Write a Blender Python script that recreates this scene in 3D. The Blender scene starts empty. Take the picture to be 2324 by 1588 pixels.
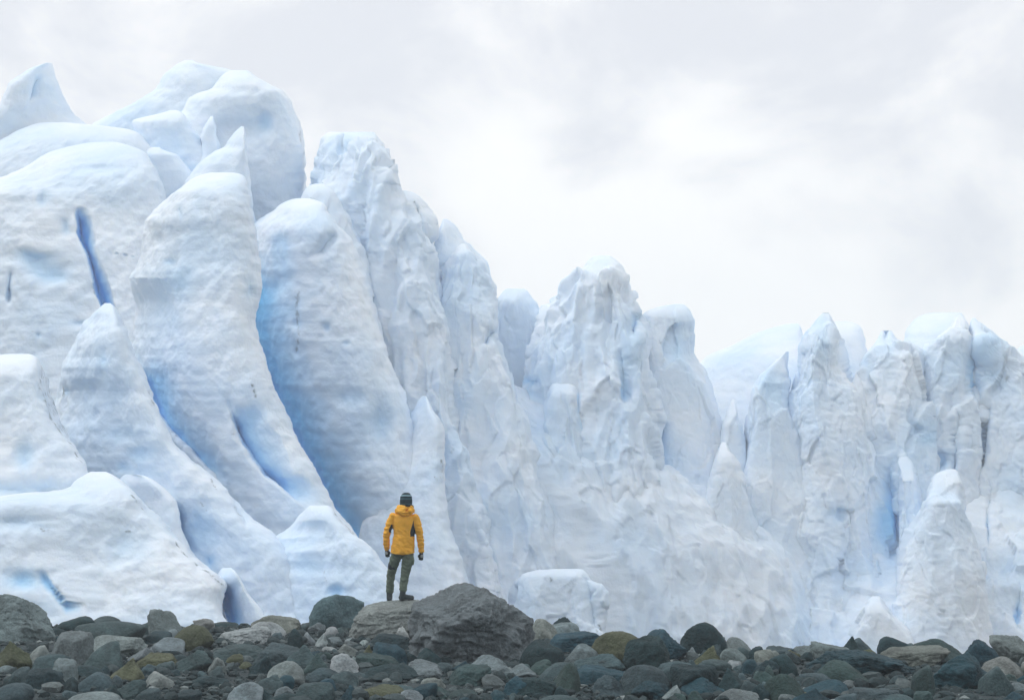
import bpy, bmesh, math, random
import numpy as np
from mathutils import Vector
from mathutils.bvhtree import BVHTree

# ------------------------------------------------------------------ camera, sky, sun, exposure
sc = bpy.context.scene
COL = sc.collection
R = math.radians
F, CX, HY, CAMZ = 3192.0, 1162.0, 1162.0, 2.1      # focal length, centre column and horizon row in the photo's 2324 px wide frame

cam = bpy.data.cameras.new('camera')
cam.sensor_width = 36.0
cam.lens = 36.0 * F / 2324.0
cam.shift_y = (HY - 794.0) / 2324.0
cam.clip_start, cam.clip_end = 0.1, 5000.0
camo = bpy.data.objects.new('camera', cam)
camo.location = (0, 0, CAMZ)
camo.rotation_euler = (R(90), 0, 0)
COL.objects.link(camo)
sc.camera = camo

SUN_EL, SUN_AZ = 60.0, -84.0          # azimuth from +Y (into the picture) towards +X
world = bpy.data.worlds.new('World')
sc.world = world
world.use_nodes = True
wn, wl = world.node_tree.nodes, world.node_tree.links
wn.clear()
wout = wn.new('ShaderNodeOutputWorld')
sky = wn.new('ShaderNodeTexSky')
sky.sky_type = 'NISHITA'
sky.sun_disc = False
sky.sun_elevation, sky.sun_rotation = R(SUN_EL), R(SUN_AZ)
bg_sky = wn.new('ShaderNodeBackground')
bg_sky.inputs['Strength'].default_value = 0.05
wl.new(sky.outputs[0], bg_sky.inputs['Color'])
# overcast layer: soft cloud, the same all round
tc = wn.new('ShaderNodeTexCoord')
mp = wn.new('ShaderNodeMapping')
mp.inputs['Scale'].default_value = (1.0, 1.0, 1.5)
mp.inputs['Location'].default_value = (0.62, 0.2, 0.30)
wl.new(tc.outputs['Generated'], mp.inputs['Vector'])
n1 = wn.new('ShaderNodeTexNoise')
n1.inputs['Scale'].default_value = 5.0
n1.inputs['Detail'].default_value = 9.0
n1.inputs['Roughness'].default_value = 0.55
n1.inputs['Distortion'].default_value = 0.35
wl.new(mp.outputs[0], n1.inputs['Vector'])
rm = wn.new('ShaderNodeValToRGB')
rm.color_ramp.interpolation = 'EASE'
e = rm.color_ramp.elements
e[0].position, e[0].color = 0.37, (0.71, 0.725, 0.77, 1)
e[1].position, e[1].color = 0.60, (0.965, 0.958, 0.948, 1)
sxyz = wn.new('ShaderNodeSeparateXYZ'); wl.new(tc.outputs['Generated'], sxyz.inputs[0])
mz = wn.new('ShaderNodeMath'); mz.operation = 'MULTIPLY_ADD'; mz.inputs[1].default_value = -0.75; mz.inputs[2].default_value = 0.20
wl.new(sxyz.outputs['Z'], mz.inputs[0])
mz2 = wn.new('ShaderNodeMath'); mz2.operation = 'MAXIMUM'; mz2.inputs[1].default_value = -0.04
wl.new(mz.outputs[0], mz2.inputs[0])
mz3 = wn.new('ShaderNodeMath'); mz3.operation = 'ADD'
wl.new(mz2.outputs[0], mz3.inputs[0]); wl.new(n1.outputs['Fac'], mz3.inputs[1])
wl.new(mz3.outputs[0], rm.inputs['Fac'])
bg_cloud = wn.new('ShaderNodeBackground')
bg_cloud.inputs['Strength'].default_value = 1.29
wl.new(rm.outputs[0], bg_cloud.inputs['Color'])
mixw = wn.new('ShaderNodeMixShader')
mixw.inputs[0].default_value = 0.94
wl.new(bg_sky.outputs[0], mixw.inputs[1])
wl.new(bg_cloud.outputs[0], mixw.inputs[2])
wl.new(mixw.outputs[0], wout.inputs['Surface'])

sun = bpy.data.lights.new('sun', 'SUN')
sun.energy, sun.angle, sun.color = 1.45, R(38), (1.0, 0.99, 0.975)
suno = bpy.data.objects.new('sun', sun)
to_sun = Vector((math.sin(R(SUN_AZ)) * math.cos(R(SUN_EL)), math.cos(R(SUN_AZ)) * math.cos(R(SUN_EL)), math.sin(R(SUN_EL))))
suno.rotation_euler = to_sun.to_track_quat('Z', 'Y').to_euler()
suno.location = (-30, -10, 60)
COL.objects.link(suno)

sc.view_settings.view_transform = 'Standard'
sc.view_settings.look = 'None'
sc.view_settings.gamma = 1.0
sc.view_settings.exposure = 0.0
sc.cycles.max_bounces = 10
sc.cycles.diffuse_bounces = 6
sc.cycles.glossy_bounces = 3
sc.cycles.volume_bounces = 3
sc.cycles.use_denoising = True

# ------------------------------------------------------------------ numeric noise
_rng = np.random.RandomState(7)
_perm = np.concatenate([_rng.permutation(256)] * 3).astype(np.int32)
_g = _rng.normal(size=(256, 3)); _g /= np.linalg.norm(_g, axis=1)[:, None]
_g = _g.astype(np.float32)

def perlin(P, seed=0):
    P = np.asarray(P, np.float32) + np.float32(seed * 17.31)
    i = np.floor(P).astype(np.int32); f = P - i; i &= 255
    u = f * f * f * (f * (f * 6 - 15) + 10)
    out = 0
    for dx in (0, 1):
        wx = u[:, 0] if dx else 1 - u[:, 0]
        hx = _perm[(i[:, 0] + dx) & 255]
        for dy in (0, 1):
            wy = u[:, 1] if dy else 1 - u[:, 1]
            hy = _perm[(hx + i[:, 1] + dy) & 255]
            for dz in (0, 1):
                wz = u[:, 2] if dz else 1 - u[:, 2]
                g = _g[_perm[(hy + i[:, 2] + dz) & 255]]
                d = (f[:, 0] - dx) * g[:, 0] + (f[:, 1] - dy) * g[:, 1] + (f[:, 2] - dz) * g[:, 2]
                out = out + wx * wy * wz * d
    return out * 1.5

def fbm(P, octaves=4, seed=0, gain=0.5):
    s, a = 0, 1.0
    for o in range(octaves):
        s = s + a * perlin(P * (2.03 ** o), seed + o)
        a *= gain
    return s

def worley(P, seed=0):
    P = np.asarray(P, np.float32) + np.float32(seed * 9.7)
    i = np.floor(P).astype(np.int32); f = P - i
    f1 = np.full(len(P), 9.0, np.float32); val = np.zeros(len(P), np.float32)
    for dx in (-1, 0, 1):
        for dy in (-1, 0, 1):
            for dz in (-1, 0, 1):
                h = _perm[(_perm[(_perm[(i[:, 0] + dx) & 255] + i[:, 1] + dy) & 255] + i[:, 2] + dz) & 255]
                ox = dx + _perm[h] / 255.0 - f[:, 0]
                oy = dy + _perm[h + 85] / 255.0 - f[:, 1]
                oz = dz + _perm[h + 170] / 255.0 - f[:, 2]
                d = ox * ox + oy * oy + oz * oz
                m = d < f1
                f1 = np.where(m, d, f1); val = np.where(m, h / 255.0, val)
    return np.sqrt(f1), val

def facets(P, seed=0):
    """broken faces: every cell is a tilted plane of its own"""
    P = np.asarray(P, np.float32) + np.float32(seed * 9.7)
    i = np.floor(P).astype(np.int32); f = P - i
    f1 = np.full(len(P), 9.0, np.float32); out = np.zeros(len(P), np.float32)
    for dx in (-1, 0, 1):
        for dy in (-1, 0, 1):
            for dz in (-1, 0, 1):
                h = _perm[(_perm[(_perm[(i[:, 0] + dx) & 255] + i[:, 1] + dy) & 255] + i[:, 2] + dz) & 255]
                ox = dx + _perm[h] / 255.0 - f[:, 0]
                oy = dy + _perm[h + 85] / 255.0 - f[:, 1]
                oz = dz + _perm[h + 170] / 255.0 - f[:, 2]
                d = ox * ox + oy * oy + oz * oz
                m = d < f1
                f1 = np.where(m, d, f1)
                g = _g[h]
                out = np.where(m, ox * g[:, 0] + oy * g[:, 1] + oz * g[:, 2] + 0.5 * (h / 255.0 - 0.5), out)
    return out

def smooth(a, b, x):
    t = np.clip((x - a) / (b - a), 0, 1)
    return t * t * (3 - 2 * t)

# ------------------------------------------------------------------ object helpers
def mesh_np(name, V, faces, smooth_shade=True):
    me = bpy.data.meshes.new(name)
    V = np.asarray(V, np.float32); faces = np.asarray(faces, np.int32)
    k = faces.shape[1]
    me.vertices.add(len(V)); me.vertices.foreach_set('co', V.ravel())
    me.loops.add(faces.size); me.loops.foreach_set('vertex_index', faces.ravel())
    me.polygons.add(len(faces))
    me.polygons.foreach_set('loop_start', np.arange(0, faces.size, k, dtype=np.int32))
    me.polygons.foreach_set('loop_total', np.full(len(faces), k, np.int32))
    me.polygons.foreach_set('use_smooth', np.full(len(faces), smooth_shade))
    me.update(calc_edges=True)
    me.validate()
    return me

def add(name, me, mat=None, parent=None, loc=(0, 0, 0)):
    o = bpy.data.objects.new(name, me)
    COL.objects.link(o)
    o.location = loc
    if parent is not None: o.parent = parent
    if mat is not None and me is not None and not me.materials: me.materials.append(mat)
    return o

def tag(o, label=None, category=None, group=None, kind=None):
    if label: o['label'] = label
    if category: o['category'] = category
    if group: o['group'] = group
    if kind: o['kind'] = kind
    return o

def attr(me, name, vals):
    a = me.attributes.new(name, 'FLOAT', 'POINT')
    a.data.foreach_set('value', np.asarray(vals, np.float32))

class NT:
    def __init__(self, name):
        self.m = bpy.data.materials.new(name); self.m.use_nodes = True
        self.n, self.l = self.m.node_tree.nodes, self.m.node_tree.links
        self.b = self.n['Principled BSDF']
    def node(self, t, **kw):
        x = self.n.new(t)
        for k, v in kw.items():
            if k in x.inputs.keys(): x.inputs[k].default_value = v
            else: setattr(x, k, v)
        return x
    def noise(self, vec, scale, detail=4, rough=0.5, dist=0.0):
        x = self.node('ShaderNodeTexNoise', Scale=scale, Detail=detail, Roughness=rough, Distortion=dist)
        if vec is not None: self.l.new(vec, x.inputs['Vector'])
        return x.outputs['Fac']
    def ramp(self, fac, stops):
        x = self.n.new('ShaderNodeValToRGB'); r = x.color_ramp
        while len(r.elements) < len(stops): r.elements.new(0.5)
        for el, (p, c) in zip(r.elements, stops):
            el.position = p; el.color = (c, c, c, 1) if isinstance(c, (int, float)) else (*c, 1)
        self.l.new(fac, x.inputs['Fac']); return x.outputs[0]
    def mix(self, fac, a, b, mode='MIX'):
        x = self.n.new('ShaderNodeMix'); x.data_type = 'RGBA'; x.blend_type = mode
        for s, v in ((0, fac), (6, a), (7, b)):
            if hasattr(v, 'links') or hasattr(v, 'is_linked'): self.l.new(v, x.inputs[s])
            else: x.inputs[s].default_value = v if s == 0 else (*v, 1)
        return x.outputs[2]
    def math(self, op, a, b=None):
        x = self.n.new('ShaderNodeMath'); x.operation = op
        for s, v in ((0, a), (1, b)):
            if v is None: continue
            if hasattr(v, 'is_linked'): self.l.new(v, x.inputs[s])
            else: x.inputs[s].default_value = v
        return x.outputs[0]
    def bump(self, h, strength=0.4, dist=0.05, prev=None):
        x = self.node('ShaderNodeBump', Strength=strength, Distance=dist)
        self.l.new(h, x.inputs['Height'])
        if prev is not None: self.l.new(prev, x.inputs['Normal'])
        return x.outputs[0]
    def out(self, col=None, normal=None, rough=None):
        if col is not None:
            if hasattr(col, 'is_linked'): self.l.new(col, self.b.inputs['Base Color'])
            else: self.b.inputs['Base Color'].default_value = (*col, 1)
        if normal is not None: self.l.new(normal, self.b.inputs['Normal'])
        if rough is not None: self.b.inputs['Roughness'].default_value = rough
        return self.m
    def obj(self): return self.node('ShaderNodeTexCoord').outputs['Object']
    def attrib(self, name): return self.node('ShaderNodeAttribute', attribute_name=name).outputs['Fac']

# ------------------------------------------------------------------ materials
def ice_material():
    t = NT('glacier_ice'); v = t.obj()
    big = t.ramp(t.noise(v, 0.16, 4, 0.55), [(0.38, 0.0), (0.66, 1.0)])
    col = t.mix(big, (0.805, 0.865, 0.94), (0.63, 0.77, 0.92))
    mp_ = t.node('ShaderNodeMapping'); mp_.inputs['Scale'].default_value = (0.25, 0.25, 1.6)
    t.l.new(v, mp_.inputs['Vector'])
    lay = t.ramp(t.noise(mp_.outputs[0], 1.0, 4, 0.6, 0.4), [(0.42, 0.0), (0.7, 0.35)])
    col = t.mix(lay, col, (0.67, 0.79, 0.905))
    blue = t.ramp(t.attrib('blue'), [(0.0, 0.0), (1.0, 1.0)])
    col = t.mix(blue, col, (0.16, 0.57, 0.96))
    dn = t.ramp(t.noise(v, 2.6, 5, 0.7), [(0.46, 0.0), (0.62, 0.9)])
    col = t.mix(t.math('MULTIPLY', t.attrib('dirt'), dn), col, (0.10, 0.135, 0.145))
    h1 = t.noise(v, 1.6, 5, 0.6); h2 = t.noise(v, 6.0, 4, 0.6)
    nb = t.bump(h1, 0.4, 0.16); nb = t.bump(h2, 0.45, 0.06, nb)
    t.b.inputs['Subsurface Weight'].default_value = 0.4
    t.b.inputs['Subsurface Radius'].default_value = (0.75, 0.9, 1.15)
    t.b.inputs['Subsurface Scale'].default_value = 0.28
    t.b.inputs['Specular IOR Level'].default_value = 0.25
    return t.out(col, nb, 0.55)

def rock_material():
    t = NT('shore_rock'); v = t.obj()
    oi = t.n.new('ShaderNodeObjectInfo')
    off = t.node('ShaderNodeVectorMath', operation='ADD')
    sc_ = t.node('ShaderNodeVectorMath', operation='SCALE'); sc_.inputs['Scale'].default_value = 50.0
    cmb = t.n.new('ShaderNodeCombineXYZ')
    for k in range(3): t.l.new(oi.outputs['Random'], cmb.inputs[k])
    t.l.new(cmb.outputs[0], sc_.inputs[0]); t.l.new(v, off.inputs[0]); t.l.new(sc_.outputs[0], off.inputs[1])
    p = off.outputs[0]
    m1 = t.ramp(t.noise(p, 3.0, 6, 0.62, 0.6), [(0.3, 0.6), (0.7, 1.45)])
    col = t.mix(1.0, oi.outputs['Color'], m1, 'MULTIPLY')
    m2 = t.ramp(t.noise(p, 30.0, 4, 0.7), [(0.35, 0.75), (0.65, 1.28)])
    col = t.mix(1.0, col, m2, 'MULTIPLY')
    vm = t.node('ShaderNodeVectorMath', operation='MULTIPLY_ADD')
    t.l.new(oi.outputs['Color'], vm.inputs[0]); vm.inputs[1].default_value = (2.1, 1.9, 1.9); vm.inputs[2].default_value = (0.022, 0.026, 0.027)
    pale = vm.outputs[0]
    sp = t.ramp(t.noise(p, 55.0, 3, 0.6), [(0.60, 0.0), (0.70, 0.5)])
    col = t.mix(sp, col, pale)
    li = t.ramp(t.noise(p, 5.5, 6, 0.7), [(0.58, 0.0), (0.68, 0.35)])
    col = t.mix(li, col, pale)
    geo = t.n.new('ShaderNodeNewGeometry')
    wn_ = t.noise(p, 9.0, 5, 0.65)
    wear = t.math('MULTIPLY', t.ramp(geo.outputs['Pointiness'], [(0.515, 0.0), (0.58, 1.0)]), t.ramp(wn_, [(0.32, 0.15), (0.6, 0.75)]))
    col = t.mix(wear, col, pale)
    wv = t.node('ShaderNodeTexWave', Scale=2.0, Distortion=9.0, Detail=4.0)
    t.l.new(p, wv.inputs['Vector'])
    nb = t.bump(t.noise(p, 5.0, 8, 0.7), 0.9, 0.12)
    nb = t.bump(t.noise(p, 26.0, 6, 0.7), 0.5, 0.022, nb)
    nb = t.bump(wv.outputs['Fac'], 0.18, 0.02, nb)
    t.b.inputs['Specular IOR Level'].default_value = 0.3
    return t.out(col, nb, 0.75)

def gravel_material():
    t = NT('gravel_ground'); v = t.obj()
    a = t.ramp(t.noise(v, 14.0, 6, 0.75), [(0.3, (0.007, 0.020, 0.024)), (0.7, (0.035, 0.058, 0.062))])
    vo = t.node('ShaderNodeTexVoronoi', Scale=28.0); t.l.new(v, vo.inputs['Vector'])
    c = t.mix(0.5, a, t.ramp(vo.outputs['Distance'], [(0.0, (0.045, 0.068, 0.072)), (0.6, (0.02, 0.03, 0.035))]))
    nb = t.bump(vo.outputs['Distance'], 0.9, -0.03)
    nb = t.bump(t.noise(v, 40, 5, .7), 0.5, 0.02, nb)
    return t.out(c, nb, 0.9)

ICE = ice_material(); ROCK = rock_material(); GRAVEL = gravel_material()

# ------------------------------------------------------------------ ground
def ground_z(x, y):
    x = np.asarray(x, float); y = np.asarray(y, float)
    yr = 25.0 - 5.2 * smooth(-1.5, 3.0, x * 25.0 / np.maximum(y, 8.0))
    drop = np.maximum(y - yr, 0)
    z = -0.14 * (np.sqrt(drop * drop + 0.6) - 0.775)
    back = np.maximum(-5.0 - y, 0)          # the shore rises into an unseen hillside, added behind the viewer to block sky light
    hill = 0.95 * (np.sqrt(back * back + 9) - 3)
    return z + 18.0 * (1 - np.exp(-hill / 18.0 * 1.2)) + 0.03 * hill

xs = np.concatenate([np.linspace(-300, -16, 24), np.linspace(-15, 15, 151), np.linspace(16, 300, 24)])
ys = np.concatenate([np.concatenate([np.linspace(-160, -52, 12), np.linspace(-48, 8, 40)]), np.linspace(9, 32, 150), np.linspace(34, 300, 40)])
gx, gy = np.meshgrid(xs, ys)
yy = np.minimum(gy.ravel(), 170)
gz = ground_z(gx.ravel(), yy)
P = np.stack([gx.ravel(), gy.ravel(), np.zeros(gx.size)], 1)
near = smooth(40, 26, np.abs(gy.ravel())) * smooth(30, 14, np.abs(gx.ravel()))
gz = gz + near * (0.05 * fbm(P * 0.8, 4, 3) + 0.02 * fbm(P * 4.0, 2, 5))
P[:, 2] = gz
nx, ny = len(xs), len(ys)
idx = np.arange(nx * ny).reshape(ny, nx)
fc = np.stack([idx[:-1, :-1], idx[:-1, 1:], idx[1:, 1:], idx[1:, :-1]], -1).reshape(-1, 4)
tag(add('ground', mesh_np('ground', P, fc), GRAVEL), kind='structure')

# ------------------------------------------------------------------ glacier
glacier = add('glacier', None, loc=(0, 75, -7.0))
glacier.empty_display_size = 5
tag(glacier, 'wall of jagged blue-white glacier ice rising behind the rocky shore', 'glacier')

def polyx(poly, y):
    p = np.array(poly, float)
    return np.interp(y, p[:, 1], p[:, 0])

def displace(Pw, N, kind, s=1.0, seed=0):
    d = 0
    if kind == 'smooth':
        d = 0.45 * perlin(Pw * 0.11, seed) + 0.15 * fbm(Pw * 0.38, 2, seed + 2) + 0.075 * fbm(Pw * 1.3, 4, seed + 4)
        d = d + 0.03 * fbm(Pw * np.array([0.2, 0.2, 1.0]), 3, seed + 9)
        w, v = worley(Pw * 0.8, seed)
        d = d - 0.07 * smooth(0.45, 0.0, w)
    elif kind == 'flute':
        q = Pw * np.array([0.42, 0.42, 0.075])
        wp = Pw + 0.5 * np.stack([perlin(Pw * 0.5, seed + 5), perlin(Pw * 0.5, seed + 6), perlin(Pw * 0.5, seed + 7)], 1)
        d = 0.85 * (0.55 - np.abs(perlin(q, seed)) * 1.6) + 0.42 * (0.5 - np.abs(perlin(q * 2.3, seed + 1)) * 1.5)
        d = d + 0.5 * perlin(Pw * 0.16, seed + 2) + 0.12 * fbm(Pw * 0.6, 2, seed + 3) + 0.05 * fbm(Pw * 2.0, 3, seed + 4)
        d = d + 0.36 * facets(wp * np.array([0.60, 0.60, 0.08]), seed) + 0.13 * facets(wp * np.array([1.4, 1.4, 0.3]), seed + 2)
    else:
        wp = Pw + 0.5 * np.stack([perlin(Pw * 0.5, seed + 5), perlin(Pw * 0.5, seed + 6), perlin(Pw * 0.5, seed + 7)], 1)
        q = Pw * np.array([0.30, 0.30, 0.08])
        d = 0.85 * (0.5 - np.abs(perlin(q, seed)) * 1.6) + 0.55 * perlin(Pw * 0.15, seed + 2)
        d = d + 0.62 * facets(wp * np.array([0.36, 0.36, 0.09]), seed) + 0.20 * facets(wp * np.array([0.9, 0.9, 0.35]), seed + 2) + 0.07 * facets(wp * 2.1, seed + 3)
        d = d + 0.04 * fbm(Pw * 2.2, 3, seed + 4)
    return Pw + N * (d * s)[:, None]

# blue ice that shows in whichever piece of the far wall lies there: slits and the niche; shade on the pinnacle faces painted in as blue tint
FAR_CARVE = [([(2174, 935), (2170, 1005), (2163, 1080)], 6, 1.6, 1.0, 'c'), ([(2222, 850), (2234, 905), (2241, 945), (2237, 990), (2232, 1065)], 7, 1.8, 1.0, 'c'), ([(2194, 785), (2190, 850), (2197, 920)], 6, 1.4, 0.9, 'c')]
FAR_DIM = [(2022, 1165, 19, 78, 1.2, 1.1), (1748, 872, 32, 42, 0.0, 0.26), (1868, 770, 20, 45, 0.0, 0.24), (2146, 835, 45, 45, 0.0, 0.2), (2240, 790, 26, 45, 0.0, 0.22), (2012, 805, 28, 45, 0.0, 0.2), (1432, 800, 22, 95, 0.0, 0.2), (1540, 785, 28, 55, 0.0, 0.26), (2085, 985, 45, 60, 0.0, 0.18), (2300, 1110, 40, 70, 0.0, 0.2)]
def ice(name, D, rows, sl=0.0, Hf=3.0, Hb=4.0, n=2.2, lean=0.8, top=40, carve=(), dim=(), dirt=(), kind='smooth', amp=1.0, step=3.2, label=None, pw=1.3, tip=0.0, far=None):
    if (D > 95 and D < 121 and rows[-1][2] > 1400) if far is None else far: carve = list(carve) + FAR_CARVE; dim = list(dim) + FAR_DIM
    rows = [r if len(r) == 4 else (*r, sl) for r in rows]
    seed = (len(bpy.data.meshes) * 7) % 91
    n = n * 1.6
    r = np.array(rows, float)
    y0, y1 = r[0, 0], r[-1, 0]
    nr = int((y1 - y0) / step) + 2
    t = np.linspace(0, 1, nr)
    y = y0 + (y1 - y0) * t
    y = np.concatenate([[y0, y0 + 0.35, y0 + 1.0, y0 + 1.9], y[1:]])
    ker = np.array([1, 3, 4, 3, 1.]); ker /= ker.sum()
    def itp(c):
        a = np.interp(y, r[:, 0], r[:, c])
        b = np.convolve(np.pad(a, 2, mode='edge'), ker, 'valid')
        b[:5] = a[:5]
        return b
    xl, xr, slv = itp(1), itp(2), itp(3)
    slv = np.sign(slv) * np.minimum(np.abs(slv), 4 + 0.3 * np.abs(slv))
    j = lambda k: perlin(np.stack([y * 0.05, y * 0 + k * 3.1 + seed, y * 0], 1)) * 3.0 + perlin(np.stack([y * 0.13, y * 0 + k * 5.1 + seed, y * 0], 1)) * 0.9
    ramp_in = np.clip((y - y0) / 25, 0.15, 1)
    xl = xl + j(1) * ramp_in; xr = xr + j(2) * ramp_in
    wmax = (xr - xl).max()
    nf = int(np.clip(wmax / step * 1.25, 28, 560)); nb = max(8, nf // 6)
    s = np.linspace(0, 1, nf + 1); cs = -np.cos(np.pi * s); uf = 0.5 * s + 0.5 * (0.5 + 0.5 * np.sign(cs) * np.abs(cs) ** (2 / n))
    s = np.linspace(1, 0, nb + 1)[1:-1]; ub = 0.5 - 0.5 * np.cos(np.pi * s)
    u = np.concatenate([uf, ub]); isb = np.concatenate([np.zeros(len(uf)), np.ones(len(ub))])
    prof = np.clip(1 - np.abs(2 * u - 1) ** n, 0, 1) ** (1 / n)
    tt = np.clip((y - y0) / top, 0, 1)
    k = np.sqrt(1 - (1 - tt) ** 2)
    if tip: k = (1 - tip) * k + tip * tt
    # vertices
    PX = xl[:, None] + (xr - xl)[:, None] * u[None]
    PY = np.repeat(y[:, None], len(u), 1)
    side = (1 - u)[None] ** pw * np.maximum(slv, 0)[:, None] + u[None] ** pw * np.maximum(-slv, 0)[:, None]
    Y = D + lean * (1400 - y)[:, None] / 100 + side
    Y = Y + np.where(isb[None] > 0, Hb, -Hf) * k[:, None] * prof[None]
    front = (1 - isb)[None] * np.ones_like(PX)
    blue = np.zeros_like(PX); dv = np.zeros_like(PX)
    wob = perlin(np.stack([PX.ravel() * 0.02, PY.ravel() * 0.02, PX.ravel() * 0 + seed], 1)).reshape(PX.shape)
    for c in carve:
        poly, w, dep, bl = c[:4]; mode = c[4] if len(c) > 4 else 'r'
        ya, yb = poly[0][1], poly[-1][1]
        dx = PX - polyx(poly, PY) + wob * min(w * 0.15, 5)
        f1 = min(0.28 * (yb - ya), 130 if w > 60 else 40)
        end = smooth(ya - 2, ya + f1, PY + wob * min(f1 * 0.5, 25)) * smooth(yb + 4, yb - f1, PY)
        gl = 5.0 if w < 12 else 9.0
        if mode == 'l': dx = -dx
        if mode == 'c': a = np.exp(-(dx / w) ** 2)
        else: a = np.where(dx >= 0, np.clip(1 - dx / (w * (1 + 0.35 * wob)), 0, 1) ** 1.3, smooth(-gl, 0.0, dx))
        a = a * end * front
        Y = Y + dep * a
        blue = np.maximum(blue, bl * np.clip(a * 1.35, 0, 1))
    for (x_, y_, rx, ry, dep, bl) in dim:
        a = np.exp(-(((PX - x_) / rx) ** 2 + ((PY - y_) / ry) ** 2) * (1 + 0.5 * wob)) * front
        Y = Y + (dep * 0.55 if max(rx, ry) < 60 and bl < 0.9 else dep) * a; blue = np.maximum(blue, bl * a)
    lim = D + lean * (1400 - y)[:, None] / 100 + side + (0.55 * Hb * k[:, None] * prof[None] - 0.05)
    Y = np.where(front > 0, np.minimum(Y, lim), Y)
    for (poly, w) in dirt:
        p = np.array(poly, float)
        if abs(p[-1, 1] - p[0, 1]) >= abs(p[-1, 0] - p[0, 0]): dd = PX - polyx(poly, PY); inside = (PY > p[0, 1]) & (PY < p[-1, 1])
        else: dd = PY - np.interp(PX, p[:, 0], p[:, 1]); inside = (PX > p[0, 0]) & (PX < p[-1, 0])
        dv = np.maximum(dv, np.exp(-((dd + wob * 4) / w) ** 2) * inside)
    X = (PX - CX) * Y / F; Z = CAMZ + (HY - PY) * Y / F
    G = np.stack([X, Y, Z], -1)
    du = np.roll(G, -1, 1) - np.roll(G, 1, 1)
    dvv = np.gradient(G, axis=0)
    N = np.cross(du, dvv); N /= (np.linalg.norm(N, axis=-1, keepdims=True) + 1e-9)
    # make the normals point outwards (front towards -Y)
    m = len(uf) // 2
    if N[nr // 2, m, 1] > 0: N = -N
    kk = (np.clip(0.12 + (y - y0) / 60, 0, 1) * (0.25 + 0.75 * k))[:, None] * np.ones_like(PX)
    Pw = G.reshape(-1, 3)
    Pd = displace(Pw, N.reshape(-1, 3) * kk.reshape(-1, 1), kind, amp, seed)
    Pd = Pd - np.array(glacier.location)[None]
    nrr, nc = PX.shape
    idx = np.arange(nrr * nc).reshape(nrr, nc); nxt = np.roll(idx, -1, 1)
    fc = np.stack([idx[:-1], idx[1:], nxt[1:], nxt[:-1]], -1).reshape(-1, 4)
    me = mesh_np(name, Pd, fc)
    attr(me, 'blue', blue.ravel()); attr(me, 'dirt', dv.ravel())
    o = add(name, me, ICE, glacier)
    if label: o['label'] = label
    return o

B = 1560
# far ice that closes the gaps between the towers
ice('ice_wall', 122, [(470, 560, 700), (520, 100, 740), (620, -200, 960), (760, -250, 1080), (950, -250, 1200), (B, -250, 1300)], Hf=2, lean=0.3, kind='flute', step=7)
ice('ice_wall', 128, [(862, 1600, 2420), (885, 1250, 2560), (940, 1000, 2620), (B, 900, 2620)], Hf=2, lean=0.3, kind='block', step=7)

ice('ice_wall', 106, [(1085, 2150, 2175), (1100, 2090, 2260), (1125, 1980, 2380), (1160, 1820, 2560), (1200, 1640, 2640), (1260, 1500, 2640), (B, 1380, 2640)], sl=3, Hf=5, n=3, lean=2.0, top=380, kind='block', amp=0.8, step=3.4,
    dim=[(1600, 1250, 60, 30, 0.8, 0.2)],
    carve=[([(1712, 1160), (1705, 1195), (1698, 1230)], 4, 0.7, 0.6, 'c'), ([(2246, 1090), (2244, 1150), (2242, 1250)], 4, 0.8, 0.5, 'c'), ([(2314, 1320), (2310, 1370), (2306, 1430)], 6, 0.8, 0.5, 'c')],
    dirt=[([(1714, 1162), (1706, 1195), (1698, 1225)], 2)], label='broken lumpy ice wall below the right-hand pinnacles')
ice('ice_wall', 100, [(830, 1010, 1080), (880, 980, 1180), (950, 960, 1300), (1040, 940, 1480), (1120, 930, 1600), (1250, 900, 1800), (B, 880, 1900)], sl=-5, Hf=4, n=2.6, lean=0.9, top=330, kind='flute', amp=0.5, step=3.4, label='fluted ice wall joining the central towers')

# upper left, far
ice('ice_spire', 108, [(143, 104, 118), (149, 86, 120), (158, 66, 122), (180, 38, 125), (200, 20, 129), (220, 9, 136), (240, 2, 146), (262, -20, 158), (285, -60, 185), (320, -150, 230), (380, -160, 260), (470, -160, 260)],
    sl=-3, Hf=3, top=60, lean=0, carve=[([(82, 165), (72, 200), (66, 232)], 26, 0.7, 0.2)], label='pale horn-shaped ice peak with a shaded hollow')
ice('ice_peak', 114, [(137, 420, 438), (145, 402, 446), (152, 393, 490), (165, 378, 540), (175, 370, 570), (190, 364, 605), (205, 355, 640), (220, 330, 655), (235, 300, 664), (255, 262, 672), (270, 240, 678), (285, 210, 684), (310, 190, 688), (420, 190, 690), (520, 190, 690)],
    sl=2, Hf=3, top=60, lean=0, label='highest ice peak with a bright notched crest')
ice('ice_peak', 110, [(160, 522, 560), (166, 512, 572), (175, 502, 580), (190, 492, 606), (205, 480, 641), (218, 440, 654), (228, 426, 660), (250, 420, 670), (280, 405, 682), (310, 395, 692), (350, 385, 696), (390, 375, 691), (440, 370, 686), (520, 370, 690)],
    sl=2, Hf=4, top=60, lean=0, kind='smooth', amp=0.9, dim=[(600, 280, 14, 18, 1.0, 0.3), (530, 300, 60, 30, 1.0, 0.0)], dirt=[([(688, 290), (694, 345), (688, 380)], 2)], label='broad rounded ice summit with a steep right side')
ice('ice_mound', 101, [(278, 90, 150), (282, 75, 200), (288, 58, 260), (296, 40, 300), (308, 18, 318), (322, 0, 330), (345, -60, 350), (380, -160, 380), (470, -160, 400)], sl=2, Hf=4, top=70, lean=0.3, label='smooth low snow dome under the horn-shaped peak')
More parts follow.
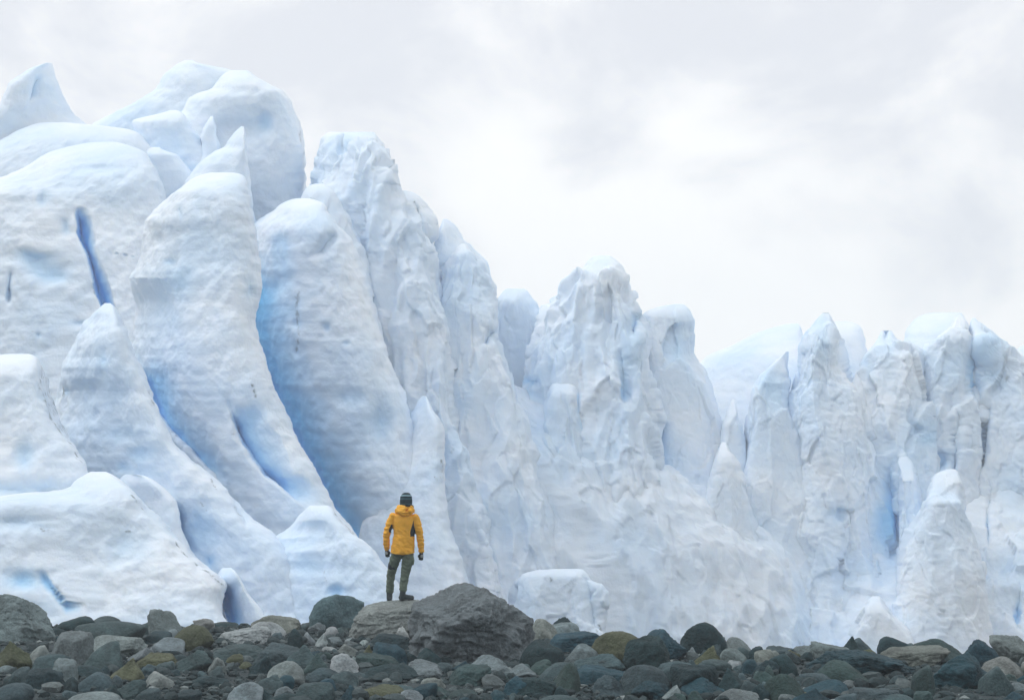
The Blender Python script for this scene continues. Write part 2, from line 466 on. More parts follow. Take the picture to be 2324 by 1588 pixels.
ice('ice_block', 106, [(250, 385, 400), (256, 372, 416), (264, 340, 421), (270, 300, 424), (280, 299, 432), (300, 304, 442), (320, 306, 455), (345, 302, 472), (380, 290, 490), (460, 290, 500)], sl=2, Hf=2.5, lean=0, top=30, label='leaning ice block with a small upright tip')
ice('ice_spire', 104, [(264, 478, 483), (275, 472, 487), (290, 463, 492), (310, 455, 494), (335, 458, 502), (390, 450, 515)], Hf=1.5, lean=0, top=25, amp=0.5)
ice('ice_block', 103, [(334, 330, 362), (340, 325, 368), (350, 322, 402), (365, 322, 414), (385, 328, 430), (420, 330, 450), (500, 330, 470)], Hf=2, lean=0, top=20, amp=0.6)
ice('ice_spire', 98, [(287, 547, 553), (300, 532, 556), (320, 519, 558), (336, 510, 560), (345, 486, 561), (360, 462, 564), (385, 438, 567), (410, 420, 569), (440, 404, 571), (480, 395, 574), (560, 390, 590)], sl=3, Hf=2, lean=0, top=60, amp=0.6, label='sharp hooked ice spire behind the flat-topped fin')

# left mass with a diagonal blue crack
ice('ice_mound', 86, [(322, 215, 265), (326, 185, 284), (334, 145, 308), (345, 110, 330), (360, 84, 343), (380, 52, 356), (400, 2, 364), (420, -80, 371), (440, -160, 377), (500, -170, 392), (600, -170, 410), (760, -170, 440), (950, -170, 460), (1200, -170, 470)],
    sl=3, Hf=5, n=2.6, lean=0.9, top=110, step=2.7,
    carve=[([(180, 478), (184, 520), (188, 545), (203, 585), (216, 630), (228, 670), (240, 705), (262, 760), (290, 830)], 27, 2.0, 1.1),
           ([(60, 560), (92, 600), (130, 650)], 40, 0.8, 0.35, 'c'), ([(26, 612), (22, 650), (20, 690)], 5, 0.8, 0.2, 'c'), ([(250, 573), (300, 580)], 3, 0.2, 0.2, 'c')],
    dim=[(98, 452, 13, 20, 0.7, 0.3), (150, 515, 9, 18, 0.6, 0.3), (180, 735, 20, 8, 0.4, 0.2), (225, 380, 60, 10, 0.3, 0.05), (88, 760, 6, 6, 0.4, 0.3)],
    dirt=[([(22, 655), (21, 690)], 2.5), ([(80, 752), (95, 768)], 5)], label='big rounded ice mass split by a narrow blue diagonal crack')

# second tall fin with the blue crevasse on its left
ice('ice_fin', 86, [(450, 672, 700, 3), (455, 652, 722, 3), (462, 640, 737, 4), (470, 630, 740, 4), (480, 618, 742, 5), (490, 600, 752, 6), (500, 588, 758, 7), (512, 572, 766, 8), (545, 556, 790, 9), (600, 548, 815, 10), (650, 545, 836, 11), (710, 540, 852, 12), (770, 540, 871, 13), (820, 548, 887, 14), (870, 560, 905, 14), (910, 570, 919, 14), (945, 585, 928, 14), (1000, 610, 940, 14), (1100, 660, 965, 14), (1200, 720, 985, 14), (B, 760, 1010, 14)],
    Hf=4.5, n=2.3, lean=0.7, top=90, pw=1.7,
    carve=[([(560, 560), (570, 650), (565, 700), (562, 745), (575, 800), (602, 860), (632, 930), (667, 1000), (702, 1060), (730, 1110), (750, 1150), (788, 1205), (815, 1240), (860, 1300)], 125, 1.5, 1.1),
           ([(640, 520), (636, 600), (632, 690)], 22, 0.6, 0.3, 'c'), ([(760, 515), (752, 540), (720, 590)], 14, 0.8, 0.05, 'c')],
    dim=[(672, 735, 14, 10, 0.7, 0.25), (675, 800, 10, 14, 0.7, 0.25), (740, 742, 8, 9, 0.5, 0.3), (792, 905, 36, 22, 0.7, 0.2), (785, 780, 8, 6, 0.3, 0.2), (865, 960, 26, 60, 1.0, 0.2)],
    dirt=[([(673, 660), (674, 805)], 3)], label='tall curved ice fin facing a deep blue crevasse')

# tall flat-topped fin
ice('ice_fin', 76, [(392, 478, 530, 1), (396, 462, 550, 1), (402, 445, 556, 2), (412, 430, 557, 2), (425, 415, 557, 2), (440, 396, 558, 2), (460, 370, 560, 3), (480, 348, 564, 3), (500, 332, 570, 3), (540, 318, 578, 4), (580, 310, 584, 4), (610, 298, 586, 4), (632, 288, 587, 4), (660, 298, 584, 5), (690, 308, 577, 6), (720, 308, 574, 7), (745, 305, 574, 8), (770, 302, 580, 8), (800, 300, 590, 9), (860, 300, 615, 10), (930, 320, 645, 11), (1000, 345, 680, 12), (1060, 380, 715, 12), (1110, 400, 742, 12), (1150, 420, 762, 12), (1200, 430, 800, 12), (1300, 430, 860, 12), (B, 430, 900, 12)][:],
    Hf=3.6, Hb=3, n=2.4, lean=0.7, top=80, pw=1.8, step=2.7,
    carve=[([(519, 905), (524, 930), (531, 955), (545, 992), (572, 1037), (606, 1080), (650, 1113), (692, 1150)], 85, 1.8, 0.7),
           ([(300, 790), (325, 850), (350, 905), (380, 960), (425, 1015), (470, 1055), (520, 1120)], 85, 1.2, 0.75)],
    dim=[(415, 490, 8, 16, 0.4, 0.15), (385, 595, 14, 9, 0.4, 0.3), (405, 640, 40, 40, 0.6, 0.25), (370, 700, 30, 50, 0.4, 0.1), (560, 660, 14, 30, 0.6, 0.25)],
    dirt=[([(570, 860), (585, 905)], 3)], label='tall leaning ice fin with a flat rounded top')

# small bright pyramid in front of the second fin
ice('ice_pyramid', 82, [(898, 958, 966), (905, 952, 970), (920, 945, 977), (945, 931, 990), (970, 919, 1003), (1000, 906, 1008), (1040, 890, 1008), (1070, 863, 1007), (1090, 846, 1007), (1110, 830, 1009), (1150, 823, 1013), (1200, 815, 1022), (1260, 805, 1045), (B, 790, 1120)],
    sl=3, Hf=2.6, top=90, lean=1.2, dirt=[([(1004, 1040), (1004, 1085)], 2.0), ([(985, 1078), (995, 1086)], 3)], amp=0.8, label='small pale ice pyramid above the hiker')

# triangular fin and the ridge running down from it
ice('ice_fin', 69, [(688, 238, 250, 1), (695, 230, 257, 1), (705, 222, 263, 1), (725, 208, 270, 2), (750, 190, 277, 2), (780, 172, 287, 2), (810, 155, 300, 3), (830, 146, 310, 3), (860, 140, 328, 4), (890, 132, 345, 6), (940, 118, 366, 8), (1000, 100, 400, 8), (1040, 100, 438, 8), (1075, 100, 478, 8), (1100, 100, 502, 8), (1130, 100, 524, 8), (1160, 100, 545, 8), (1190, 100, 575, 8), (1215, 120, 610, 8), (1260, 150, 660, 8), (1330, 170, 700, 8), (B, 170, 760, 8)],
    Hf=3.0, n=2.3, lean=0.9, top=80,
    carve=[([(402, 1140), (405, 1170), (410, 1215), (440, 1265)], 30, 1.0, 0.45), ([(520, 1120), (545, 1165), (560, 1200)], 30, 0.8, 0.1)],
    dim=[(270, 985, 40, 26, 0.5, 0.2), (155, 890, 7, 10, 0.7, 0.3), (240, 820, 14, 16, 0.3, 0.2), (310, 1030, 25, 18, 0.5, 0.25), (450, 1200, 40, 50, 0.9, 0.3), (480, 1275, 16, 16, 0.7, 0.5), (280, 1060, 16, 14, 0.5, 0.3)],
    dirt=[([(147, 870), (152, 905)], 4), ([(338, 885), (350, 920)], 2.5), ([(478, 1085), (490, 1110)], 2.5), ([(530, 1150), (545, 1175)], 3), ([(392, 1195), (397, 1215)], 2.5), ([(455, 1140), (467, 1160)], 2)],
    label='triangular ice fin with a long ridge running down beside it')
ice('ice_slab', 65.5, [(1076, 285, 310), (1081, 275, 335), (1095, 265, 355), (1115, 258, 375), (1135, 252, 395), (1160, 246, 404), (1200, 240, 408), (1250, 235, 425), (1300, 235, 465), (1400, 235, 520), (B, 235, 540)], sl=3, Hf=1.2, top=30, lean=0.6, amp=0.6)
ice('ice_mound', 63.5, [(803, 20, 65), (807, -20, 78), (815, -110, 86), (830, -170, 91), (860, -170, 96), (890, -170, 101), (940, -170, 123), (990, -170, 153), (1050, -170, 186), (1100, -170, 200), (1200, -170, 215), (B, -170, 230)],
    sl=1, Hf=3, n=2.6, top=60, lean=0.9, dim=[(55, 1040, 22, 40, 0.6, 0.35), (100, 900, 12, 10, 0.3, 0.1), (30, 1115, 130, 22, 0.5, 0.3)],
    dirt=[([(92, 830), (100, 890), (124, 945), (152, 992)], 2.0), ([(155, 1000), (168, 1030), (180, 1055)], 2.5)], label='rounded ice buttress with a dirt line along its edge')

# bottom left front hill and the ice caves beside it
ice('ice_mass', 66, [(1146, 702, 745, 1), (1152, 694, 754, 1), (1170, 675, 770, 2), (1190, 655, 787, 3), (1205, 636, 800, 4), (1215, 605, 808, 5), (1230, 585, 820, 6), (1250, 562, 838, 7), (1280, 548, 860, 8), (1310, 535, 880, 8), (1340, 535, 898, 8), (1400, 535, 925, 8), (B, 535, 960, 8)],
    Hf=1.9, top=90, lean=1.0, pw=2.0,
    carve=[([(552, 1292), (562, 1312), (568, 1335), (585, 1372), (606, 1400), (625, 1440)], 75, 2.2, 1.0), ([(700, 1175), (690, 1220), (650, 1250)], 40, 0.4, 0.1, 'c')],
    dim=[(760, 1340, 22, 12, 0.6, 0.4), (700, 1280, 40, 25, 0.4, 0.2)],
    dirt=[([(755, 1158), (790, 1192), (806, 1212)], 3.2), ([(730, 1285), (738, 1320), (745, 1340)], 2.5), ([(840, 1250), (865, 1285)], 1.8), ([(600, 1212), (612, 1225)], 3)], label='dirt-streaked lower ice mass above two blue hollows')
ice('ice_rib', 61, [(1288, 505, 525), (1294, 498, 534), (1306, 494, 544), (1320, 492, 552), (1340, 490, 563), (1370, 488, 584), (1397, 486, 604), (1430, 480, 625), (B, 480, 680)], sl=2.5, Hf=1.2, top=22, lean=0.7, amp=0.5,
    carve=[([(509, 1328), (507, 1350), (510, 1375), (520, 1400), (532, 1430)], 36, 1.2, 1.0)], label='narrow ice rib between the two blue hollows')
ice('ice_mound', 59.5, [(1070, 205, 240), (1075, 196, 252), (1090, 175, 277), (1110, 158, 303), (1128, 120, 322), (1138, 20, 333), (1146, -100, 342), (1160, -170, 355), (1180, -170, 373), (1220, -170, 410), (1260, -170, 445), (1300, -170, 490), (1325, -170, 512), (1345, -170, 507), (1365, -170, 500), (1395, -170, 506), (1420, -170, 520), (B, -170, 540)],
    sl=1, Hf=3.2, n=2.8, top=75, lean=1.2,
    carve=[([(92, 1285), (105, 1315), (122, 1340), (150, 1372), (178, 1402), (195, 1420)], 22, 0.4, 0.7, 'l')],
    dim=[(55, 1318, 40, 24, 0.5, 0.6), (290, 1230, 55, 40, 0.3, 0.2), (40, 1190, 60, 18, 0.3, 0.15), (60, 1390, 60, 30, 0.3, 0.3)],
    dirt=[([(300, 1120), (322, 1142), (343, 1168)], 2.2), ([(400, 1228), (450, 1280), (512, 1328)], 2.4), ([(85, 1200), (115, 1212)], 3), ([(280, 1196), (315, 1200)], 3)], label='low broad ice hill with dirt along its sloping ridge')

# middle towers
ice('ice_tower', 96, [(300, 748, 846), (304, 740, 852), (312, 735, 858), (330, 732, 865), (360, 729, 872), (400, 721, 880), (430, 712, 891), (460, 702, 905), (500, 702, 925), (540, 715, 950), (600, 740, 976), (700, 780, 995), (800, 820, 1010), (900, 850, 1030), (1000, 870, 1050), (1200, 890, 1100), (B, 890, 1150)],
    sl=3, Hf=4, lean=0.8, top=70, kind='flute', carve=[([(786, 298), (778, 320), (775, 350)], 10, 1.6, 0.1, 'c')], label='thick twin-topped ice tower with vertical flutes')
ice('ice_block', 93, [(417, 716, 735), (424, 701, 748), (440, 694, 763), (470, 690, 775), (520, 690, 800), (600, 690, 832), (760, 690, 862), (950, 700, 905), (1150, 720, 930)], Hf=2, lean=0.8, top=30, kind='flute', amp=0.5)
ice('ice_block', 98, [(433, 902, 925), (439, 894, 940), (455, 890, 955), (475, 888, 966), (500, 888, 980), (520, 890, 985), (535, 892, 980), (548, 895, 966), (580, 895, 984), (620, 895, 993), (640, 890, 1000), (760, 880, 1010), (1000, 880, 1060), (B, 900, 1150)],
    Hf=2.2, lean=0.7, top=30, kind='flute', amp=0.6, carve=[([(940, 462), (948, 490), (955, 540), (962, 575)], 10, 1.0, 0.25)], dirt=[([(938, 458), (946, 490), (950, 520)], 2.2)], label='hooded ice block cracked along its right side')
ice('ice_spire', 103, [(497, 1006, 1014), (508, 1002, 1030), (520, 998, 1040), (540, 994, 1052), (560, 990, 1070), (580, 988, 1088), (600, 986, 1103), (630, 986, 1112), (655, 986, 1122), (690, 980, 1118), (760, 970, 1122), (900, 960, 1140), (B, 950, 1200)], sl=-2, Hf=2, lean=0.6, top=50, kind='flute', amp=0.4, label='thin shark-fin ice spire between two towers')
ice('ice_tower', 98, [(553, 1046, 1056), (565, 1036, 1064), (590, 1018, 1080), (620, 1003, 1098), (650, 997, 1110), (690, 992, 1122), (730, 990, 1127), (765, 990, 1122), (800, 980, 1135), (900, 965, 1165), (1000, 955, 1200), (1200, 940, 1250), (B, 930, 1300)],
    sl=1, Hf=3.5, lean=0.9, top=60, kind='flute', amp=0.75, carve=[([(1118, 740), (1108, 772), (1100, 790)], 10, 0.8, 0.1, 'c')], label='pointed ice tower with a short ledge on its right side')
ice('ice_peak', 116, [(655, 1150, 1190), (661, 1142, 1198), (680, 1128, 1210), (700, 1120, 1222), (720, 1110, 1236), (800, 1090, 1270), (1000, 1060, 1320)], Hf=2, lean=0, top=40, kind='flute', amp=0.5)
ice('ice_tower', 104, [(580, 1352, 1380), (586, 1343, 1392), (600, 1337, 1402), (625, 1330, 1412), (645, 1294, 1418), (665, 1276, 1422), (685, 1262, 1430), (700, 1250, 1442), (718, 1233, 1453), (740, 1225, 1461), (800, 1210, 1467), (870, 1200, 1478), (950, 1190, 1482), (1050, 1180, 1487), (1200, 1170, 1500), (B, 1150, 1540)],
    sl=2, Hf=4.5, lean=0.9, top=70, kind='flute', carve=[([(1410, 790), (1418, 850), (1416, 920)], 12, 1.6, 0.6, 'c'), ([(1450, 700), (1440, 730), (1436, 770)], 10, 1.2, 0.3, 'c')],
    dim=[(1216, 868, 20, 15, 2.0, 0.7), (1212, 900, 16, 20, 1.0, 0.3)], label='central ice tower with a rounded top and fluted face')
ice('ice_column', 101.5, [(866, 1262, 1288), (874, 1250, 1306), (900, 1245, 1312), (950, 1238, 1316), (1010, 1234, 1324), (1100, 1220, 1335), (1250, 1200, 1370), (B, 1180, 1420)], Hf=2.5, lean=0.9, top=40, kind='flute', amp=0.55, carve=[([(1312, 885), (1310, 930), (1318, 985)], 5, 1.0, 0.7, 'l'), ([(1232, 1020), (1228, 1060), (1226, 1085)], 5, 0.8, 0.8, 'c')])
ice('ice_tower', 108, [(690, 1535, 1552), (695, 1500, 1559), (701, 1478, 1564), (710, 1460, 1570), (730, 1458, 1577), (760, 1460, 1575), (800, 1465, 1571), (812, 1468, 1576), (840, 1470, 1592), (880, 1472, 1610), (930, 1475, 1628), (980, 1478, 1645), (1020, 1480, 1660), (1100, 1480, 1690), (1200, 1480, 1715), (B, 1470, 1760)],
    sl=-1.5, Hf=3.5, lean=0.9, top=30, kind='block', amp=0.6, carve=[([(1562, 715), (1530, 745), (1505, 785), (1497, 840)], 50, 0.8, 0.10), ([(1490, 940), (1484, 1020), (1482, 1080)], 22, 1.6, 0.55, 'c'), ([(1522, 1105), (1516, 1150)], 3, 0.6, 0.7, 'c')], dirt=[([(1498, 772), (1496, 782)], 3), ([(1522, 1105), (1515, 1155)], 2)], label='flat-topped ice tower with a shaded overhanging right side')
ice('ice_slope', 112, [(734, 1790, 1811), (741, 1756, 1818), (760, 1702, 1824), (790, 1652, 1835), (803, 1612, 1842), (830, 1585, 1860), (880, 1560, 1920), (1000, 1540, 2000), (B, 1500, 2050)], sl=3, Hf=4, lean=2.2, far=False, top=120, amp=0.6, label='pale smooth snow slope between the towers')
ice('ice_block', 112, [(729, 1885, 1925), (736, 1882, 1950), (748, 1880, 1958), (780, 1880, 1965), (810, 1880, 1974), (850, 1880, 1982), (1000, 1870, 2000)], Hf=3, lean=1.8, far=False, top=40, amp=0.5)
ice('ice_mound', 110, [(709, 2115, 2180), (715, 2088, 2188), (730, 2068, 2192), (750, 2056, 2196), (780, 2046, 2202), (920, 2040, 2210)], sl=2, Hf=3, lean=2.0, far=False, top=50, amp=0.5, label='pale snow dome behind the right-hand pinnacles')

# right-hand pinnacles and broken wall
kw = dict(kind='block', amp=1.0)
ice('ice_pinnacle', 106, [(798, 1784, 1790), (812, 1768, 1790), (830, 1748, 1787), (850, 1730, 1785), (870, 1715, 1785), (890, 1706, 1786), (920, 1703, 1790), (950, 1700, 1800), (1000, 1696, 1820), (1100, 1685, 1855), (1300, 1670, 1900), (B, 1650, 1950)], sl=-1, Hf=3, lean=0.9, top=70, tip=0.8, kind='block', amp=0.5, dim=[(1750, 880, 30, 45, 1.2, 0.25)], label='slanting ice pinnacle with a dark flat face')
ice('ice_pinnacle', 103, [(1003, 1638, 1648), (1020, 1630, 1656), (1060, 1624, 1674), (1090, 1618, 1684), (1150, 1605, 1702), (1300, 1580, 1750), (B, 1560, 1800)], Hf=2, lean=0.9, top=50, kind='block', amp=0.45)
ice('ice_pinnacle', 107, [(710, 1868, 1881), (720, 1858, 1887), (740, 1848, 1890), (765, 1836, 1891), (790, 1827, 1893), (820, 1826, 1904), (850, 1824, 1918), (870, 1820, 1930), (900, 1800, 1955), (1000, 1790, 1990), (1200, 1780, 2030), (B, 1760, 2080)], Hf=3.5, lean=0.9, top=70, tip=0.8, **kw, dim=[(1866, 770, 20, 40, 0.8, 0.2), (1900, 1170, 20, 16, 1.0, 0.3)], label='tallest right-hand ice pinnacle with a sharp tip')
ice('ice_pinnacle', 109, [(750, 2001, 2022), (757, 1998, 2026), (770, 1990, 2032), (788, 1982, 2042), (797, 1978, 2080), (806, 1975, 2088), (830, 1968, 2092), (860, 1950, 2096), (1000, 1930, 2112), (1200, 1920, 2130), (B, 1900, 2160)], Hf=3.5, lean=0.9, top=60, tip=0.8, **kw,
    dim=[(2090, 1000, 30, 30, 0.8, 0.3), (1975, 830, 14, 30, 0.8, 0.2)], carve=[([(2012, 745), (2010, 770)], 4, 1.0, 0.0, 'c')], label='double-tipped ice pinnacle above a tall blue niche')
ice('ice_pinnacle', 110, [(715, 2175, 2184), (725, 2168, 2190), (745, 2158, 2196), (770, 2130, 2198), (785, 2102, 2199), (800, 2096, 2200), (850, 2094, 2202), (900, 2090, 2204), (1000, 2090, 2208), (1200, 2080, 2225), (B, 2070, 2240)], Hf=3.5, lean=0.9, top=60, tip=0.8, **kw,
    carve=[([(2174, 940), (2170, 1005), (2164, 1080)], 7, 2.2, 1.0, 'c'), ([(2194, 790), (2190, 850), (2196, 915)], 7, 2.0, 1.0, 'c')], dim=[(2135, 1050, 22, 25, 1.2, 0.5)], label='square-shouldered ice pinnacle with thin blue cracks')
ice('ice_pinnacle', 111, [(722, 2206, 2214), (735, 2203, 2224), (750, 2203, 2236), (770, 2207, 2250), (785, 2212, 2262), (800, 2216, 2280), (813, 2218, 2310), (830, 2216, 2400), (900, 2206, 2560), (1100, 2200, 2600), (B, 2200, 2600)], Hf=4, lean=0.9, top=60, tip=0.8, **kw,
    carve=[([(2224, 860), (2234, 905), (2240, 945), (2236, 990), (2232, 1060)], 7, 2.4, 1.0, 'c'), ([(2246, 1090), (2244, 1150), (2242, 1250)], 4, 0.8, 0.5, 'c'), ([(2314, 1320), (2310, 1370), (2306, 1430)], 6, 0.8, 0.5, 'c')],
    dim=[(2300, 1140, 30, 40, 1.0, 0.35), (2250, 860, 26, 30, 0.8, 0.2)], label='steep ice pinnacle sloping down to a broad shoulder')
ice('ice_pinnacle', 112, [(768, 2345, 2400), (775, 2335, 2440), (790, 2318, 2500), (805, 2302, 2560), (830, 2290, 2600), (B, 2280, 2600)], Hf=3, lean=0.9, top=60, tip=0.8, **kw)
for (x_, y_, hw_, D_) in [(1834, 752, 8, 112), (1908, 806, 8, 108), (1946, 838, 10, 107), (1966, 818, 9, 110), (2052, 790, 10, 112), (2072, 800, 8, 108), (2118, 778, 10, 112), (2232, 765, 9, 113), (1722, 866, 8, 108), (1664, 905, 11, 106), (1604, 846, 8, 110), (1812, 838, 9, 109), (2290, 808, 12, 110), (2080, 905, 16, 108), (1905, 930, 16, 106)]:
    ice('ice_pinnacle', D_, [(y_, x_ - 2, x_ + 2), (y_ + 14, x_ - hw_ * 0.7, x_ + hw_ * 0.5), (y_ + 40, x_ - hw_ * 1.3, x_ + hw_ * 1.2), (y_ + 90, x_ - hw_ * 2.2, x_ + hw_ * 2.4), (y_ + 220, x_ - hw_ * 3, x_ + hw_ * 3.4), (y_ + 420, x_ - hw_ * 3.4, x_ + hw_ * 4)], Hf=1.6, lean=0.9, top=60, tip=0.8, kind='block', amp=0.4)
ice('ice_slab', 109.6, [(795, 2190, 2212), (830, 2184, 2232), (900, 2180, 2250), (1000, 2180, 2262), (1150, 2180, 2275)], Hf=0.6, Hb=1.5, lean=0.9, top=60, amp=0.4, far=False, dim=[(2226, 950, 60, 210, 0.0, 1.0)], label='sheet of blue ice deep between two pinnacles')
ice('ice_rib', 104.5, [(1036, 2042, 2060), (1044, 2037, 2070), (1080, 2036, 2085), (1150, 2037, 2096), (1210, 2040, 2100), (1300, 2035, 2120), (B, 2020, 2150)], Hf=2, lean=0.9, top=50, tip=0.8, kind='block', amp=0.5, far=False)
ice('ice_pyramid', 101, [(1064, 2150, 2168), (1072, 2128, 2175), (1085, 2116, 2180), (1120, 2107, 2188), (1150, 2098, 2192), (1180, 2076, 2196), (1200, 2062, 2201), (1240, 2050, 2213), (1290, 2045, 2226), (1330, 2040, 2228), (1420, 2025, 2245), (B, 2010, 2270)], Hf=3, lean=1.0, top=80, tip=0.8, kind='block', amp=0.6, far=False, label='broken ice pyramid at the foot of the cracked wall')
ice('ice_mound', 99, [(1352, 1980, 1995), (1358, 1972, 2002), (1370, 1965, 2008), (1390, 1955, 2022), (1410, 1945, 2048), (1430, 1935, 2070), (B, 1900, 2140)], Hf=2, lean=1.2, top=40, kind='block', amp=0.4, label='little cone of fallen ice by the shore')
ice('ice_block', 86, [(1290, 1276, 1318), (1294, 1210, 1325), (1302, 1190, 1330), (1318, 1178, 1336), (1330, 1168, 1358), (1345, 1160, 1369), (1380, 1152, 1367), (1440, 1142, 1366), (B, 1130, 1372)], Hf=0.7, n=2.4, lean=0.8, top=20, tip=0.6, kind='block', amp=0.7,
    carve=[([(1326, 1300), (1334, 1340), (1346, 1390), (1350, 1440)], 10, 0.5, 0.1, 'c')], dirt=[([(1345, 1375), (1350, 1410), (1352, 1445)], 2.4), ([(1362, 1420), (1364, 1445)], 2), ([(1248, 1310), (1249, 1325)], 2.5), ([(1228, 1370), (1240, 1378)], 2.5)], label='square ice block standing behind the large boulder')

# ------------------------------------------------------------------ rocks
_ico = {}
def ico(sub):
    if sub not in _ico:
        bm = bmesh.new(); bmesh.ops.create_icosphere(bm, subdivisions=sub, radius=1.0)
        bm.verts.ensure_lookup_table()
        V = np.array([v.co[:] for v in bm.verts]); Fc = np.array([[v.index for v in f.verts] for f in bm.faces])
        V /= np.linalg.norm(V, axis=1)[:, None]
        bm.free(); _ico[sub] = (V, Fc)
    return _ico[sub]

def rock_points(seed, style, sub, sil=None, planes=None, crag=1.0):
    V, Fc = ico(sub)
    rs = np.random.RandomState(seed)
    p, q = {'o': (2.2, 18), 'd': (2.4, 20), 'a': (2.6, 26), 's': (3.4, 24), 'p': (2.4, 20), 'c': (4.0, 28)}[style]
    inv = (np.abs(V) ** p).sum(1) ** (1 / p)
    acc = inv ** q
    pl = []
    if style in 'od':
        for _ in range(9):
            nn = rs.normal(size=3); pl.append((nn, rs.uniform(0.60, 0.92)))
    elif style == 'a':
        for _ in range(10):
            nn = rs.normal(size=3); pl.append((nn, rs.uniform(0.50, 0.82)))
    elif style == 's':
        pl += [((rs.uniform(-.25, .25), rs.uniform(-.35, .05), 1), 0.62), ((rs.uniform(-.2, .2), -1, rs.uniform(-.1, .45)), 0.75)]
        for _ in range(7): pl.append((rs.normal(size=3), rs.uniform(0.72, 0.98)))
    elif style == 'p':
        a0 = rs.uniform(0, 6.28)
        for k in range(4):
            a = a0 + k * 1.57 + rs.uniform(-.35, .35); pl.append(((math.cos(a), math.sin(a), rs.uniform(0.55, 1.0)), rs.uniform(0.40, 0.55)))
        for _ in range(4): pl.append((rs.normal(size=3), rs.uniform(0.7, 0.95)))
    elif style == 'c':
        pl += [((rs.uniform(-.2, .2), -.2, 1), 0.7), ((-.25, -1, .2), 0.72), ((.8, -.6, .1), .8), ((-.8, -.3, .25), .8)]
        for _ in range(4): pl.append((rs.normal(size=3), rs.uniform(0.8, 1.05)))
    pl += list(planes or [])
    for nn, d in pl:
        nn = np.asarray(nn, float); nn = nn / np.linalg.norm(nn)
        acc = acc + (np.maximum(V @ nn, 0) / d) ** q
    r = acc ** (-1 / q)
    rough = {'o': 0.6, 'd': 0.8}.get(style, 1.0) * crag
    b = V * 1.3 + seed * 3.7
    r = r * (1 + rough * (0.09 * fbm(b, 3, seed % 40) + 0.055 * (0.4 - np.abs(perlin(b * 2.6, seed % 40 + 7)) * 2) * 0.6))
    if sub >= 4:
        r = r * (1 + rough * (0.024 * fbm(b * 7.0, 3, seed % 40 + 3, 0.6)))
        bw = b * 1.1 + 0.25 * perlin(b * 2, 9)[:, None]
        cr = np.abs(perlin(bw * np.array([1.6, 1.6, 3.4]), seed % 40 + 11))
        r = r - rough * 0.05 * smooth(0.07, 0.0, cr)
        if style in 'aspc': r = r * (1 + rough * (0.10 * facets(bw * 1.9, seed % 40) + 0.05 * facets(bw * 4.5, seed % 40 + 1)))
        st_ = perlin(bw * np.array([0.8, 0.8, 5.5]), seed % 40 + 13)
        r = r * (1 + rough * 0.018 * np.round(st_ * 5) / 2)
    Pn = V * r[:, None]
    lo, hi = Pn.min(0), Pn.max(0)
    Pn = (Pn - (lo + hi) / 2) / ((hi - lo) / 2)
    if sil is None:
        tp = {'o': 0.12, 'd': 0.30, 'a': 0.30, 's': 0.15, 'p': 0.35, 'c': 0.12}[style] * rs.uniform(0.6, 1.2)
        Pn[:, 0] = Pn[:, 0] * (1 - tp * Pn[:, 2]) + rs.uniform(-.28, .28) * Pn[:, 2]
        Pn[:, 1] = Pn[:, 1] * (1 - tp * Pn[:, 2]) + 0.15 * Pn[:, 2]
        lo, hi = Pn.min(0), Pn.max(0)
        Pn = (Pn - (lo + hi) / 2) / ((hi - lo) / 2)
    if sil is not None:   # bend the outline, seen along Y, to the given closed outline (radial, unit box)
        s = np.array(sil, float)
        ang = np.arctan2(s[:, 1], s[:, 0]); rad = np.hypot(s[:, 0], s[:, 1])
        o = np.argsort(ang); ang, rad = ang[o], rad[o]
        fine = np.linspace(-np.pi, np.pi, 721)
        # straight edges between the outline's points
        A = np.concatenate([ang - 2 * np.pi, ang, ang + 2 * np.pi]); Rr = np.tile(rad, 3)
        k = np.searchsorted(A, fine) ; a0, a1, r0, r1 = A[k - 1], A[k], Rr[k - 1], Rr[k]
        den = r0 * np.sin(fine - a0) + r1 * np.sin(a1 - fine)
        tr = r0 * r1 * np.sin(a1 - a0) / np.maximum(den, 1e-6)
        th = np.arctan2(Pn[:, 2], Pn[:, 0])
        bins = np.clip(((th + np.pi) / (2 * np.pi) * 120).astype(int), 0, 119)
        cur = np.zeros(120); np.maximum.at(cur, bins, np.hypot(Pn[:, 0], Pn[:, 2]))
        cur = np.where(cur == 0, 1, cur)
        cur = np.convolve(np.concatenate([cur[-3:], cur, cur[:3]]), np.ones(7) / 7, 'valid')
        sc_ = np.interp(th, fine, tr) / np.interp(th, (np.arange(120) + .5) / 120 * 2 * np.pi - np.pi, cur, period=2 * np.pi)
        Pn[:, 0] *= sc_; Pn[:, 2] *= sc_
    return Pn, Fc

COLS = {'d': (0.010, 0.034, 0.041), 'g': (0.043, 0.077, 0.086), 'l': (0.130, 0.170, 0.178), 'b': (0.012, 0.050, 0.069), 'o': (0.072, 0.087, 0.048),
        't': (0.145, 0.170, 0.160), 'n': (0.029, 0.061, 0.060), 'w': (0.215, 0.258, 0.266)}
CNAME = {'d': 'dark teal-grey', 'g': 'mid grey', 'l': 'light grey', 'b': 'blue-grey', 'o': 'ochre-yellow', 't': 'tan', 'n': 'brownish green', 'w': 'pale whitish'}
SNAME = {'o': 'smooth oval', 'd': 'dome-shaped', 'a': 'angular', 's': 'flat slab-like', 'p': 'pointed', 'c': 'blocky'}
OX = (0, 581.0, 1162.0, 1743.0); OY = 1316.9
placed = []          # plan position, radius, object, size

